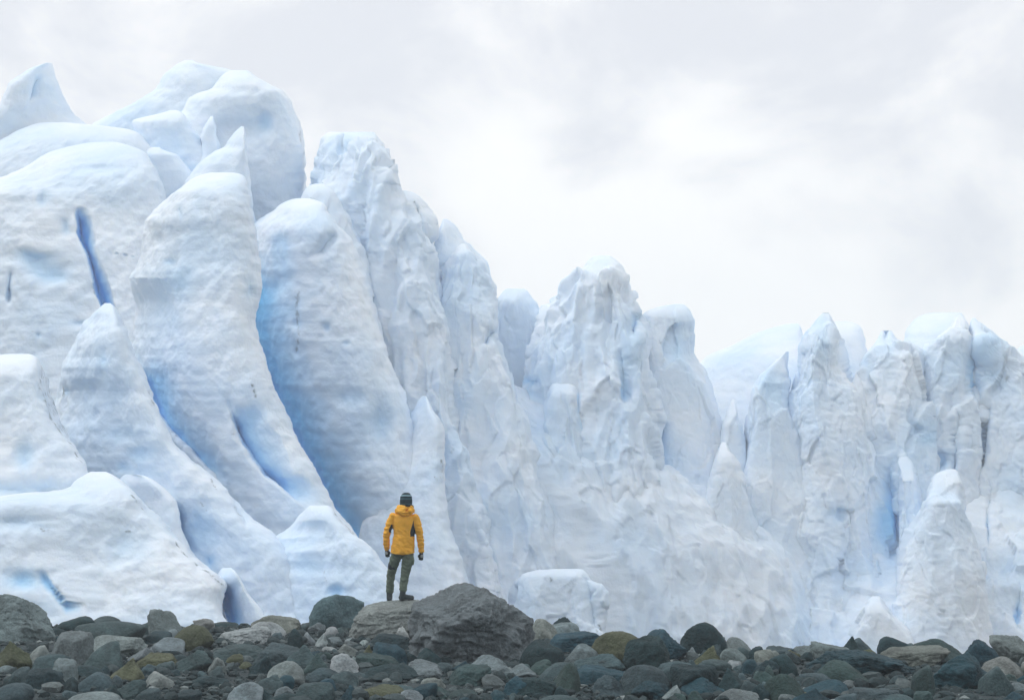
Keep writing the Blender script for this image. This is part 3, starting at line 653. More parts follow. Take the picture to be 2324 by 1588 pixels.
def make_rock(x0, y0, x1, y1, style, colour, seed, label=None, name=None, D=None, sil=None, planes=None, dep=0.42, sub=None, bury=0.22, tone=1.0, crag=0.62):
    if D is None: D = F * CAMZ / max(y1 - HY, 120)
    w = (x1 - x0) * D / F
    hd = max(w * dep * 1.15, 0.62 * (y1 - y0) * D / F)
    Dc = D + hd * 0.62
    xc = ((x0 + x1) / 2 - CX) * Dc / F; hw = (x1 - x0) / 2 * Dc / F
    zt = CAMZ + (HY - y0) * Dc / F
    gz_ = float(ground_z(xc, Dc))
    zb = min(gz_ - bury * (zt - gz_) - 0.03, CAMZ + (HY - y1) * Dc / F)
    sub = sub or (6 if x1 - x0 > 180 else 5 if x1 - x0 > 90 else 4 if x1 - x0 > 36 else 3)
    Pn, Fc = rock_points(seed, style, sub, sil, planes, crag)
    hz = (zt - zb) / 2
    Pn = Pn * np.array([hw, hd, hz]); Pn[:, 2] += hz
    big = (x1 - x0) > 75
    name = name or ('boulder' if big else 'stone')
    o = add(name, mesh_np(name, Pn, Fc), ROCK, None, (xc, Dc, zb))
    rs = random.Random(seed)
    c = COLS[colour]; k = rs.uniform(0.85, 1.18)
    k *= tone
    o.color = (c[0] * k * rs.uniform(.95, 1.05), c[1] * k, c[2] * k * rs.uniform(.95, 1.05), 1)
    tag(o, label, 'boulder' if big else 'rock', 'rocks of the stony shore')
    placed.append((xc, Dc, max(hw, hd), o, x1 - x0, colour, style, label is None))
    return o

Z = lambda r, a, b, c, d: (OX[r] + a / 4, OY + b / 4, OX[r] + c / 4, OY + d / 4)
# large rocks with their own outlines
hiker_rock = make_rock(*Z(1, 850, 112, 1640, 480), 's', 't', 11, 'broad tan boulder that the hiker stands on', D=23.2, dep=0.5, planes=[((-.02, -.24, 1), 0.6)],
    tone=1.3, crag=0.45, sil=[(-1, -.9), (-.98, -.4), (-.93, -.04), (-.78, .48), (-.63, .77), (-.32, .9), (.4, 1), (1, .95), (1, -1), (0, -1)])
big_rock = make_rock(*Z(1, 1388, 30, 2535, 790), 'a', 'l', 23, 'largest boulder, cracked grey with a pale flat top, beside the hiker', D=19.6, dep=0.42,
    planes=[((-.55, -.45, .9), 0.60), ((.15, -1, .25), .72), ((-1, -.35, 0), .88), ((.75, -.3, .75), .8)],
    tone=0.72, crag=0.75, sil=[(-1, -.8), (-1, .40), (-.99, .55), (-.6, .77), (-.27, .97), (-.08, 1), (.13, .92), (.55, .64), (.83, .36), (.97, .19), (1, -.1), (.95, -.8), (.5, -1), (-.5, -1)])
make_rock(*Z(0, -330, 118, 480, 612), 'p', 'l', 31, 'large pale grey boulder with a smooth sloping side at the shore end', D=22.5, dep=.4,
    crag=0.5, tone=1.3, sil=[(-1, -1), (-1, .3), (-.5, .75), (-.19, .93), (.06, 1), (.3, .8), (.65, .25), (.85, -.13), (1, -.5), (.95, -1)])
make_rock(*Z(1, 480, 120, 985, 440), 'd', 'g', 37, 'rounded grey-green boulder with ridged top beside the tan boulder', D=24.8, tone=1.5, sil=[(-1, -.8), (-.98, 0), (-.75, .55), (-.4, .85), (0, 1), (.5, .88), (.95, .6), (1, -1), (0, -1)])
make_rock(*Z(3, 1450, 652, 2150, 1110), 'a', 'b', 41, 'large dark blue-grey boulder with a slanting ridge', D=16.6, planes=[((-.5, -.5, .8), .7), ((.6, -.4, .6), .72)],
    sil=[(-1, -.9), (-.9, .2), (-.75, .55), (-.35, .9), (0, 1), (.25, .85), (.45, .4), (.75, -.1), (1, -.8), (.4, -1), (-.5, -1)])
make_rock(*Z(3, 240, 622, 1340, 1010), 'a', 'b', 43, 'long dark blue-grey boulder with a humped back', D=17.9, sil=[(-1, -.5), (-.7, .35), (-.45, .9), (-.15, 1), (.2, .88), (.6, .62), (.85, .3), (1, .05), (.98, -.8), (.3, -1), (-.6, -1)])
make_rock(*Z(3, 428, 722, 1022, 1035), 'd', 'n', 47, 'big brownish green domed boulder in front of a long dark one', D=17.2)
make_rock(*Z(2, 490, 772, 1135, 1065), 's', 'b', 53, 'large flat-faced blue-grey boulder with a pale upper edge', D=17.0)
make_rock(*Z(2, 665, 858, 1112, 1140), 'p', 'g', 59, 'pointed boulder with a tan stripe over its rounded top', D=16.0, sil=[(-1, -.8), (-.75, .2), (-.5, .8), (-.2, 1), (.1, .95), (.45, .45), (1, -.7), (.5, -1), (-.5, -1)])
make_rock(*Z(2, 1030, 438, 1605, 755), 'a', 'b', 61, 'broad blue-grey boulder behind a rough dark one', D=19.6)
make_rock(*Z(2, 712, 463, 1255, 690), 'd', 'o', 67, 'wide ochre-green boulder with lichen on top', D=19.0)
make_rock(*Z(2, 982, 498, 1442, 808), 'a', 'd', 71, 'rough craggy dark boulder in front of an ochre one', D=18.3)
make_rock(*Z(2, 1522, 373, 1968, 560), 'd', 'd', 73, 'dark dome-shaped boulder standing up against the ice', D=20.6)
make_rock(*Z(3, 968, 598, 1622, 815), 's', 't', 79, 'long pale tan slab sloping down between dark boulders', D=19.0)
make_rock(*Z(3, 2005, 490, 2500, 765), 'a', 'l', 83, 'big pale-topped rough boulder at the far end of the shore', D=19.3)
make_rock(*Z(3, 1778, 533, 2162, 775), 'a', 'b', 89, 'faceted blue-grey boulder under a pale-topped one', D=18.7)
make_rock(*Z(1, 918, 765, 1482, 995), 'a', 'd', 97, 'wide dark boulder with a crumpled face below the largest boulder', D=17.4)
make_rock(*Z(1, 1728, 772, 2145, 1055), 'c', 'n', 101, 'square grey-green boulder with a flat front', D=16.9)
make_rock(*Z(1, 1890, 678, 2350, 895), 'a', 'l', 103, 'light grey ridged boulder just in front of the largest boulder', D=17.9)
make_rock(*Z(0, 205, 808, 602, 1100), 'c', 'd', 107, 'dark angular block with a slanting top edge', D=16.4)
make_rock(*Z(0, 1655, 862, 2100, 1065), 'a', 'd', 109, 'low dark teal boulder half sunk in gravel', D=16.9)
make_rock(*Z(1, -40, 572, 482, 752), 's', 'g', 113, 'long flat grey slab lying in the gravel', D=18.8)
make_rock(*Z(1, 888, 958, 1405, 1120), 's', 'o', 127, 'olive-green boulder with a thin slanting edge', D=15.7)
make_rock(*Z(0, 668, 363, 1305, 595), 'o', 'g', 131, 'long rounded grey boulder with speckled sides', D=21.8)
make_rock(*Z(0, 1548, 403, 1945, 610), 'd', 'o', 137, 'smooth ochre boulder resting on dark gravel', D=21.3)
make_rock(*Z(0, 448, 463, 838, 775), 'c', 'l', 139, 'blocky upright light grey boulder with a notched top', D=19.0)
make_rock(*Z(0, -70, 548, 325, 795), 'p', 'o', 149, 'jagged ochre rock below the large pale boulder', D=18.6)
make_rock(*Z(0, 972, 700, 1315, 955), 'p', 'o', 151, 'knobbly ochre-green rock standing in gravel', D=17.4)
make_rock(*Z(0, 1568, 628, 1935, 852), 'a', 'g', 157, 'big grey five-sided rock in open gravel', D=18.3)
make_rock(*Z(2, 1612, 588, 1940, 745), 'p', 'o', 163, 'mustard-yellow triangular rock below the dark dome', D=18.9)
make_rock(*Z(1, 285, 433, 437, 565), 'o', 'd', 167, 'almost spherical dark stone on the gravel', D=20.8)
make_rock(*Z(1, 1308, 722, 1738, 902), 'a', 'l', 173, 'speckled light grey rock wedged under the largest boulder', D=17.9)
make_rock(*Z(1, 1478, 943, 1825, 1110), 'p', 'n', 179, 'pointed rock with tan and green stripes', D=15.9)
make_rock(*Z(1, 262, 588, 545, 765), 'a', 'g', 181, 'tilted rock with pale layered bands', D=18.7)
make_rock(*Z(1, 383, 653, 665, 855), 'p', 'n', 191, 'tan-topped pointed rock in front of the layered one', D=17.9)
make_rock(*Z(3, 1963, 688, 2345, 895), 'o', 't', 193, 'round tan boulder beside the dark slanting boulder', D=17.9)
make_rock(*Z(2, -70, 878, 405, 1095), 's', 'd', 197, 'flat-topped dark rock with a shadowed front', D=15.9)
make_rock(*Z(0, 1308, 253, 1662, 465), 'a', 'l', 199, 'pale angular boulder outlined against the ice', D=23.2)
make_rock(*Z(3, 650, 505, 835, 630), 'p', 'd', 211, 'dark triangular rock poking up against the ice', D=20.5)
make_rock(*Z(2, 60, 538, 478, 745), 'd', 'd', 223, 'dark rounded boulder at the foot of the largest boulder', D=18.6)

# the other rocks one can pick out: zoom window, box, shape, colour
MORE = [
 (0,560,330,835,475,'o','d'),(0,860,323,1095,400,'o','g'),(0,1205,350,1482,475,'d','g'),(0,785,508,1262,655,'s','w'),(0,800,560,1122,775,'d','g'),(0,250,593,465,770,'d','w'),
 (0,318,668,622,815,'o','g'),(0,468,718,682,895,'c','l'),(0,-80,938,268,1120,'o','g'),(0,678,773,902,875,'o','d'),(0,733,838,1002,995,'o','g'),(0,1393,528,1662,675,'o','l'),
 (0,1160,613,1412,725,'a','l'),(0,1278,668,1592,795,'s','o'),(0,1318,823,1562,965,'d','w'),(0,1270,763,1412,855,'a','g'),(0,1398,738,1562,835,'s','g'),(0,643,1018,1062,1125,'o','l'),
 (0,998,908,1302,1065,'a','g'),(0,905,948,1102,1085,'a','d'),(0,2088,928,2370,1095,'a','l'),(0,1978,433,2410,550,'s','w'),(0,2000,588,2430,725,'s','g'),(0,1768,343,1945,440,'a','t'),
 (0,1548,1003,1802,1095,'s','d'),(0,470,430,642,500,'d','d'),(0,588,878,762,1005,'a','d'),(0,1908,698,2052,835,'a','l'),(0,1483,443,1602,525,'o','l'),(0,1290,468,1562,560,'s','d'),
 (0,0,772,125,845,'o','l'),(0,40,860,210,950,'a','d'),(0,1260,985,1440,1085,'s','g'),(0,2035,600,2200,660,'o','l'),(0,1800,820,1880,870,'o','g'),(0,1020,860,1110,930,'o','g'),(0,870,780,1000,860,'a','d'),
 (0,2150,740,2280,800,'o','o'),(0,1530,808,1640,860,'s','d'),(0,590,995,700,1080,'a','g'),(0,1910,780,2030,870,'a','g'),(0,1260,880,1380,960,'a','d'),(0,2270,740,2400,830,'o','d'),(0,1940,378,2170,415,'s','d'),
 (1,-20,325,362,475,'s','t'),(1,-20,378,252,495,'o','w'),(1,468,383,625,465,'a','l'),(1,633,418,752,515,'a','w'),(1,548,478,655,580,'p','w'),(1,1183,383,1410,475,'c','g'),(1,1038,488,1372,605,'s','d'),
 (1,1058,568,1355,745,'c','b'),(1,928,590,1085,725,'p','o'),(1,693,668,918,835,'a','w'),(1,738,578,925,675,'a','t'),(1,948,668,1308,805,'s','n'),(1,1093,710,1252,785,'p','t'),(1,133,738,432,925,'d','l'),
 (1,463,798,742,915,'o','g'),(1,688,823,912,975,'a','g'),(1,8,862,242,1015,'a','g'),(1,198,862,342,965,'o','b'),(1,378,933,692,1095,'d','g'),(1,1218,953,1422,1035,'a','g'),(1,1298,993,1502,1085,'a','l'),
 (1,758,948,932,1075,'a','b'),(1,1463,613,1672,750,'a','d'),(1,98,1028,362,1110,'o','d'),(1,178,958,342,1045,'d','l'),(1,563,893,742,1005,'o','b'),(1,-40,688,132,835,'a','d'),(1,1338,658,1462,745,'d','d'),
 (1,2248,878,2450,1035,'a','b'),(1,910,540,1040,600,'a','w'),(1,650,510,790,560,'o','l'),(1,610,600,740,640,'o','w'),(1,810,520,930,570,'s','l'),(1,1080,445,1185,505,'a','g'),(1,1155,450,1240,500,'p','l'),
 (1,1265,420,1400,540,'a','w'),(1,720,430,810,500,'a','g'),(1,430,470,530,560,'a','l'),(1,140,470,250,550,'a','g'),(1,840,690,960,780,'a','l'),(1,940,775,1070,840,'o','g'),(1,860,838,1000,900,'o','g'),
 (1,495,860,640,930,'s','g'),(1,1480,890,1700,990,'a','t'),(1,1360,735,1460,765,'s','g'),(1,1760,990,1990,1060,'o','n'),(1,2110,1000,2300,1085,'a','b'),(1,1085,955,1225,1010,'o','n'),(1,0,990,170,1085,'a','d'),
 (1,650,620,740,660,'a','g'),(1,560,670,640,740,'a','g'),(1,1000,460,1090,510,'a','w'),(1,910,485,1000,540,'a','d'),(1,360,400,470,470,'d','g'),(1,2215,838,2330,900,'o','g'),(1,1840,1040,2080,1110,'a','b'),
 (2,178,352,425,545,'d','t'),(2,298,335,602,470,'a','d'),(2,308,388,605,545,'s','l'),(2,163,485,368,560,'o','o'),(2,358,470,785,610,'s','b'),(2,478,583,782,765,'d','l'),(2,1673,505,1932,655,'c','g'),
 (2,1893,518,2150,625,'o','l'),(2,1903,618,2112,755,'d','l'),(2,2018,603,2172,725,'a','g'),(2,603,668,1012,815,'a','g'),(2,998,773,1422,1005,'d','g'),(2,368,758,602,965,'d','n'),(2,268,743,592,885,'o','g'),
 (2,148,723,382,835,'o','n'),(2,-40,763,205,880,'a','l'),(2,1343,738,1622,905,'s','g'),(2,1468,778,1872,1005,'a','d'),(2,1878,798,2122,1015,'p','d'),(2,1538,888,1902,1055,'a','b'),(2,1108,918,1442,1055,'a','b'),
 (2,1373,953,1562,1075,'d','l'),(2,1868,988,2212,1110,'o','l'),(2,1573,1003,1792,1095,'a','n'),(2,1698,718,1972,825,'a','g'),(2,1963,728,2082,795,'c','w'),(2,2088,718,2232,845,'o','b'),(2,2188,728,2405,865,'a','d'),
 (2,1600,545,1712,615,'o','t'),(2,2198,828,2382,935,'a','n'),(2,278,1043,602,1120,'o','g'),(2,2038,838,2182,945,'a','g'),(2,2108,598,2282,725,'a','d'),(2,1728,978,1902,1065,'a','d'),(2,240,770,370,850,'a','n'),
 (2,385,960,510,1050,'d','d'),(2,1560,530,1650,600,'o','d'),(2,1470,1020,1570,1095,'a','n'),(2,1290,1020,1400,1080,'s','b'),(2,1590,720,1670,790,'a','g'),(2,1740,800,1850,850,'a','d'),(2,40,760,160,820,'o','g'),
 (2,1570,608,1680,690,'a','l'),(2,2210,630,2400,770,'d','t'),(2,2180,940,2330,1070,'a','d'),(2,2010,765,2100,830,'o','g'),(2,2260,920,2340,990,'o','g'),(2,90,1048,210,1100,'o','d'),(2,-20,1020,80,1095,'a','g'),
 (3,743,525,962,645,'d','g'),(3,418,563,745,695,'s','l'),(3,1018,513,1305,630,'d','d'),(3,1288,538,1775,715,'d','n'),(3,1333,773,1492,1005,'o','n'),(3,23,668,252,845,'o','d'),(3,-5,848,322,1055,'d','n'),
 (3,303,853,612,955,'s','g'),(3,288,908,692,1055,'o','b'),(3,228,978,562,1120,'p','b'),(3,98,1018,258,1095,'o','l'),(3,728,988,1182,1095,'s','g'),(3,1178,973,1342,1065,'d','d'),(3,963,1033,1282,1110,'o','g'),
 (3,2068,853,2252,965,'a','n'),(3,2188,928,2340,1025,'o','l'),(3,1948,783,2205,1005,'o','g'),(3,228,588,435,660,'a','l'),(3,-10,598,225,665,'s','g'),(3,558,1023,805,1115,'a','g'),(3,2178,858,2345,940,'a','b'),
 (3,1328,1008,1485,1095,'a','n'),(3,-30,638,105,765,'d','t'),(3,298,648,402,715,'o','d'),(3,840,622,980,665,'o','o'),(3,1185,572,1370,650,'a','g'),(3,1020,945,1120,1010,'d','g'),(3,150,640,235,700,'o','g'),
 (3,2130,1010,2300,1090,'a','b'),(3,2220,990,2340,1050,'o','g'),(3,2300,740,2400,850,'d','t'),(3,-20,770,50,900,'o','n'),(3,250,910,330,960,'o','g'),(3,1110,985,1180,1030,'o','g'),(3,2150,920,2200,960,'o','b'),
]
for k, (r, a, b, c, d, st, co) in enumerate(MORE):
    g_ = 0.10 * (c - a); make_rock(*Z(r, a - g_, b - 0.04 * (d - b), c + g_, d + 0.22 * (d - b)), st, co, 300 + k * 3)

# smaller stones that fill the gaps
rnd = random.Random(5)
fill_mesh = []
for k in range(12):
    Pn, Fc = rock_points(900 + k, 'oadsap'[k % 6], 3)
    Pn = Pn * np.array([1, 0.85, rnd.uniform(0.5, 0.75)])
    m = mesh_np('stone', Pn, Fc); m.materials.append(ROCK); fill_mesh.append(m)
n_fill, tries = 0, 0
while n_fill < 95 and tries < 6000:
    tries += 1
    y = rnd.uniform(15.6, 25.0); x = rnd.uniform(-0.375, 0.375) * y
    s = rnd.uniform(0.08, 0.19)
    if any((x - px) ** 2 + (y - py) ** 2 < (pr * 0.62 + s * 0.5) ** 2 for px, py, pr, *_ in placed): continue
    st = n_fill % 12
    o = add('stone', fill_mesh[st], None, None, (x, y, float(ground_z(x, y)) + s * 0.22))
    o.scale = (s, s, s * rnd.uniform(.8, 1.2)); o.rotation_euler = (rnd.uniform(-.3, .3), rnd.uniform(-.3, .3), rnd.uniform(0, 6.28))
    co = rnd.choice('dddggggllbbbnno'); c = COLS[co]; k = rnd.uniform(.85, 1.2)
    o.color = (c[0] * k, c[1] * k, c[2] * k, 1)
    tag(o, None, 'rock', 'rocks of the stony shore')
    placed.append((x, y, s, o, s * 2 * F / y, co, 'oadsap'[st % 6], True))
    n_fill += 1

# labels of the rocks named by what they lie beside
marks = [(p[0], p[1], p[3]['label'], p[2]) for p in placed if not p[7]]
short = {}
for x, y, l, r_ in marks:
    short[l] = l
SHORT = [('broad tan boulder that', "the hiker's tan boulder"), ('largest boulder, cracked', 'the largest boulder'), ('large pale grey boulder', 'the large pale sloping boulder'), ('rounded grey-green', 'the ridged grey-green boulder'),
    ('large dark blue-grey', 'the dark slanting boulder'), ('long dark blue-grey', 'the long humped boulder'), ('big brownish green', 'the big green-brown dome'), ('large flat-faced', 'the flat-faced blue-grey boulder'),
    ('pointed boulder with a tan', 'the tan-striped pointed boulder'), ('broad blue-grey', 'the broad blue-grey boulder'), ('wide ochre-green', 'the wide ochre boulder'), ('rough craggy', 'the craggy dark boulder'),
    ('dark dome-shaped', 'the dark dome against the ice'), ('long pale tan slab', 'the long tan slab'), ('big pale-topped', 'the pale-topped rough boulder'), ('faceted blue-grey', 'the faceted blue-grey boulder'),
    ('wide dark boulder', 'the wide crumpled dark boulder'), ('square grey-green', 'the square grey-green boulder'), ('light grey ridged', 'the light ridged boulder'), ('dark angular block', 'the dark angular block'),
    ('low dark teal', 'the sunken teal boulder'), ('long flat grey slab', 'the long flat slab'), ('olive-green', 'the olive-green boulder'), ('long rounded grey', 'the long rounded boulder'),
    ('smooth ochre', 'the smooth ochre boulder'), ('blocky upright', 'the upright blocky boulder'), ('jagged ochre', 'the jagged ochre rock'), ('knobbly', 'the knobbly ochre-green rock'), ('big grey five', 'the five-sided grey rock'),
    ('mustard', 'the mustard triangular rock'), ('almost spherical', 'the spherical dark stone'), ('speckled light', 'the speckled light rock'), ('pointed rock with tan and', 'the striped pointed rock'), ('tilted rock', 'the tilted layered rock'),
    ('tan-topped', 'the tan-topped pointed rock'), ('round tan', 'the round tan boulder'), ('flat-topped dark', 'the flat-topped dark rock'), ('pale angular boulder', 'the pale angular boulder'), ('dark triangular', 'the dark triangular rock'), ('dark rounded boulder', 'the dark boulder under the largest one')]
def short_of(l):
    for k, v in SHORT:
        if l.startswith(k): return v
    return 'the ' + l
for (x, y, r_, o, wpx, co, st, need) in placed:
    if not need: continue
    best = min(marks, key=lambda m: (m[0] - x) ** 2 + (m[1] - y) ** 2)
    dy = y - best[1]; dx = x - best[0]
    rel = 'beside' if abs(dx) > abs(dy) else ('behind' if dy > 0 else 'in front of')
    size = 'large' if wpx > 95 else 'medium' if wpx > 60 else 'small' if wpx > 32 else 'tiny'
    o['label'] = ' '.join(('%s %s %s %s %s %s' % (size, CNAME[co], SNAME[st], o.name.split('.')[0], rel, short_of(best[2]))).split()[:16])

seen = {}
for p in placed: seen.setdefault(p[3]['label'], []).append(p)
for l, ps in seen.items():
    if len(ps) < 2: continue
    for (x, y, r_, o, wpx, co, st, need) in ps[1:]:
        m2 = sorted(marks, key=lambda m: (m[0] - x) ** 2 + (m[1] - y) ** 2)
        head = l.split(' beside ')[0].split(' behind ')[0].split(' in front of ')[0]
        for a_, b_ in ((0, 1), (0, 2), (1, 2), (0, 3)):
            n_ = '%s between %s and %s' % (head, short_of(m2[a_][2]), short_of(m2[b_][2]))
            if len(n_.split()) <= 16 and n_ not in seen and not any(q[3]['label'] == n_ for q in placed):
                o['label'] = n_; break

# pebbles and gravel between the stones
V0, F0 = ico(1)
VV, FF, n = [], [], 0
rs = np.random.RandomState(12)
N = 14000
y = rs.uniform(15.2, 26.5, N); x = rs.uniform(-.385, .385, N) * y
s = 0.010 + 0.042 * rs.random_sample(N) ** 1.9
z = ground_z(x, y)
cold = rs.random_sample(N)
for k in range(N):
    v = V0 * (1 + 0.28 * rs.uniform(-1, 1, (len(V0), 1))) * np.array([1, rs.uniform(.6, 1), rs.uniform(.45, .8)]) * s[k] * 1.6
    a = rs.uniform(0, 6.28); ca, sa = math.cos(a), math.sin(a)
    v = np.stack([v[:, 0] * ca - v[:, 1] * sa, v[:, 0] * sa + v[:, 1] * ca, v[:, 2]], 1) + np.array([x[k], y[k], z[k] + s[k] * .5])
    VV.append(v); FF.append(F0 + n); n += len(V0)
V2, F2 = ico(2)
for k in range(480):
    yk = rs.uniform(15.2, 25.5); xk = rs.uniform(-.385, .385) * yk; sk = rs.uniform(0.05, 0.12)
    q_ = 1.0 / ((np.abs(V2) ** 2.4).sum(1) ** (1 / 2.4)) ** 14
    acc = q_ ** -1
    for _ in range(7):
        nn = rs.normal(size=3); nn /= np.linalg.norm(nn); acc = acc + (np.maximum(V2 @ nn, 0) / rs.uniform(.55, .85)) ** 14
    v = V2 * (acc ** (-1 / 14))[:, None] * np.array([1, rs.uniform(.6, 1), rs.uniform(.55, .85)]) * sk * 1.25
    a = rs.uniform(0, 6.28); ca, sa = math.cos(a), math.sin(a)
    v = np.stack([v[:, 0] * ca - v[:, 1] * sa, v[:, 0] * sa + v[:, 1] * ca, v[:, 2] + 0.3 * v[:, 0] * rs.uniform(-1, 1)], 1) + np.array([xk, yk, float(ground_z(xk, yk)) + sk * .4])
    VV.append(v); FF.append(F2 + n); n += len(V2)
    cold = np.append(cold, rs.uniform(0.1, 0.93))
pme = mesh_np('gravel', np.concatenate(VV), np.concatenate(FF), False)
attr(pme, 'tone', np.concatenate([np.repeat(cold[:N], len(V0)), np.repeat(cold[N:], len(V2))]))
t = NT('pebble'); c = t.ramp(t.attrib('tone'), [(0.0, (0.005, 0.018, 0.022)), (0.6, (0.020, 0.040, 0.045)), (0.88, (0.062, 0.086, 0.090)), (1.0, (0.20, 0.235, 0.235))])
v = t.obj(); c = t.mix(1.0, c, t.ramp(t.noise(v, 30.0, 5, 0.7), [(0.3, 0.55), (0.7, 1.5)]), 'MULTIPLY')
tag(add('gravel', pme, t.out(c, t.bump(t.noise(v, 40.0, 5, 0.7), 0.6, 0.02), 0.85)), 'loose dark gravel and pebbles between the rocks', 'gravel', kind='stuff')

# ------------------------------------------------------------------ the hiker
dg = bpy.context.evaluated_depsgraph_get()
def hit_down(o, x, y):
    v = [o.matrix_world @ q.co for q in o.data.vertices]
    b = BVHTree.FromPolygons(v, [p.vertices[:] for p in o.data.polygons])
    h = b.ray_cast(Vector((x, y, 5)), Vector((0, 0, -1)))
    return h[0].z if h[0] else None
bpy.context.view_layer.update()
PD = 23.75
px0 = (1080 + 450 / 4.409) / 1.2909
HX = (px0 - CX) * PD / F
HZ = CAMZ + (HY - 1757 / 1.2909) * PD / F - 0.005
k_ = PD / 23.5
_h = hit_down(hiker_rock, HX + 0.03, PD)
_zb = hiker_rock.location.z
hiker_rock.scale.z = (HZ + 0.012 - _zb) / (_h - _zb)
bpy.context.view_layer.update()

def remesh(parts, voxel, name, smooth_it=2):
    bm = bmesh.new()
    for V, Fc in parts:
        vs = [bm.verts.new(tuple(p)) for p in V]
        for f in Fc:
            try: bm.faces.new([vs[i] for i in f])
            except ValueError: pass
    bmesh.ops.recalc_face_normals(bm, faces=bm.faces)
    me = bpy.data.meshes.new(name + '_src'); bm.to_mesh(me); bm.free()
    o = bpy.data.objects.new(name + '_src', me); COL.objects.link(o)
    md = o.modifiers.new('r', 'REMESH'); md.mode = 'VOXEL'; md.voxel_size = voxel; md.use_smooth_shade = True
    if smooth_it:
        ms = o.modifiers.new('s', 'SMOOTH'); ms.iterations = smooth_it; ms.factor = 0.5
    d = bpy.context.evaluated_depsgraph_get()
    out = bpy.data.meshes.new_from_object(o.evaluated_get(d), depsgraph=d)
    out.name = name
    bpy.data.objects.remove(o); bpy.data.meshes.remove(me)
    return out

def tube(pts, rad, seg=16, sx=1.0, sy=1.0):
    """closed tube through pts; rad: radius or (a, b)"""
    P = [Vector(p) for p in pts]; V, Fc = [], []
    rr = [r if isinstance(r, tuple) else (r * sx, r * sy) for r in rad]
    P2, R2 = [], []
    t0 = (P[1] - P[0]).normalized(); t1 = (P[-1] - P[-2]).normalized()
    for a, b in ((0.7, 0.35), (0.4, 0.75)): P2.append(P[0] - t0 * min(rr[0]) * a); R2.append((rr[0][0] * b, rr[0][1] * b))
    P2 += P; R2 += rr
    for a, b in ((0.4, 0.75), (0.7, 0.35)): P2.append(P[-1] + t1 * min(rr[-1]) * a); R2.append((rr[-1][0] * b, rr[-1][1] * b))
    n = len(P2)
    for i in range(n):
        t = (P2[min(i + 1, n - 1)] - P2[max(i - 1, 0)]).normalized()
        xa = Vector((1, 0, 0)) if abs(t.x) < 0.85 else Vector((0, 1, 0))
        ya = t.cross(xa).normalized(); xa = ya.cross(t).normalized()
        for k in range(seg):
            a = 2 * math.pi * k / seg
            V.append(P2[i] + xa * math.cos(a) * R2[i][0] + ya * math.sin(a) * R2[i][1])
    for i in range(n - 1):
        for k in range(seg):
            a, b = i * seg + k, i * seg + (k + 1) % seg
            Fc.append((a, b, b + seg, a + seg))
    Fc.append(tuple(range(seg))); Fc.append(tuple((n - 1) * seg + k for k in range(seg)))
    return V, Fc

def get_co(me):
    a = np.zeros(len(me.vertices) * 3, np.float32); me.vertices.foreach_get('co', a); return a.reshape(-1, 3)
def get_no(me):
    a = np.zeros(len(me.vertices) * 3, np.float32); me.vertices.foreach_get('normal', a); return a.reshape(-1, 3)
def set_co(me, a): me.vertices.foreach_set('co', np.asarray(a, np.float32).ravel()); me.update()
def shade(me): me.polygons.foreach_set('use_smooth', np.ones(len(me.polygons), bool))

def cloth(name, base, var=0.25, bs=0.5, rough=0.75):
    t = NT(name); v = t.obj()
    m = t.ramp(t.noise(v, 9.0, 4, 0.6), [(0.3, 1 - var), (0.7, 1 + var)])
    c = t.mix(1.0, base, m, 'MULTIPLY')
    return t.out(c, t.bump(t.noise(v, 38.0, 4, 0.6, 1.5), bs, 0.012), rough)

person = add('person', None, loc=(HX, PD, HZ))
person.scale = (k_, k_, k_)
bpy.context.view_layer.update()
tag(person, 'person in yellow jacket, striped beanie and green trousers standing on boulder, back turned', 'person')

# where the left boot stands on the boulder
LX, LY = -0.252, 0.22
hz_ = hit_down(hiker_rock, HX + LX * k_, PD + LY * k_)
LZ = 0.08 if hz_ is None else max(-0.05, min(0.16, (hz_ - HZ) / k_ - 0.01))
hz_ = hit_down(hiker_rock, HX + 0.03, PD)
print('BOOTS', hz_, HZ, LZ)

JACKET = cloth('yellow_shell', (0.95, 0.47, 0.035), 0.12)
PANEL = cloth('black_panel', (0.012, 0.022, 0.03), 0.2)
TROUS = cloth('green_trousers', (0.115, 0.155, 0.115), 0.25)
GLOVE = cloth('glove_dark', (0.02, 0.035, 0.042), 0.3)
GLOVEB = cloth('glove_pale', (0.42, 0.45, 0.46), 0.2)
BOOT = cloth('boot_leather', (0.018, 0.034, 0.040), 0.35, rough=0.6)
SOLE = cloth('boot_sole', (0.012, 0.018, 0.02), 0.2)
HAIR = cloth('dark_hair', (0.014, 0.012, 0.010), 0.3)
SKIN = cloth('skin', (0.50, 0.30, 0.21), 0.05)

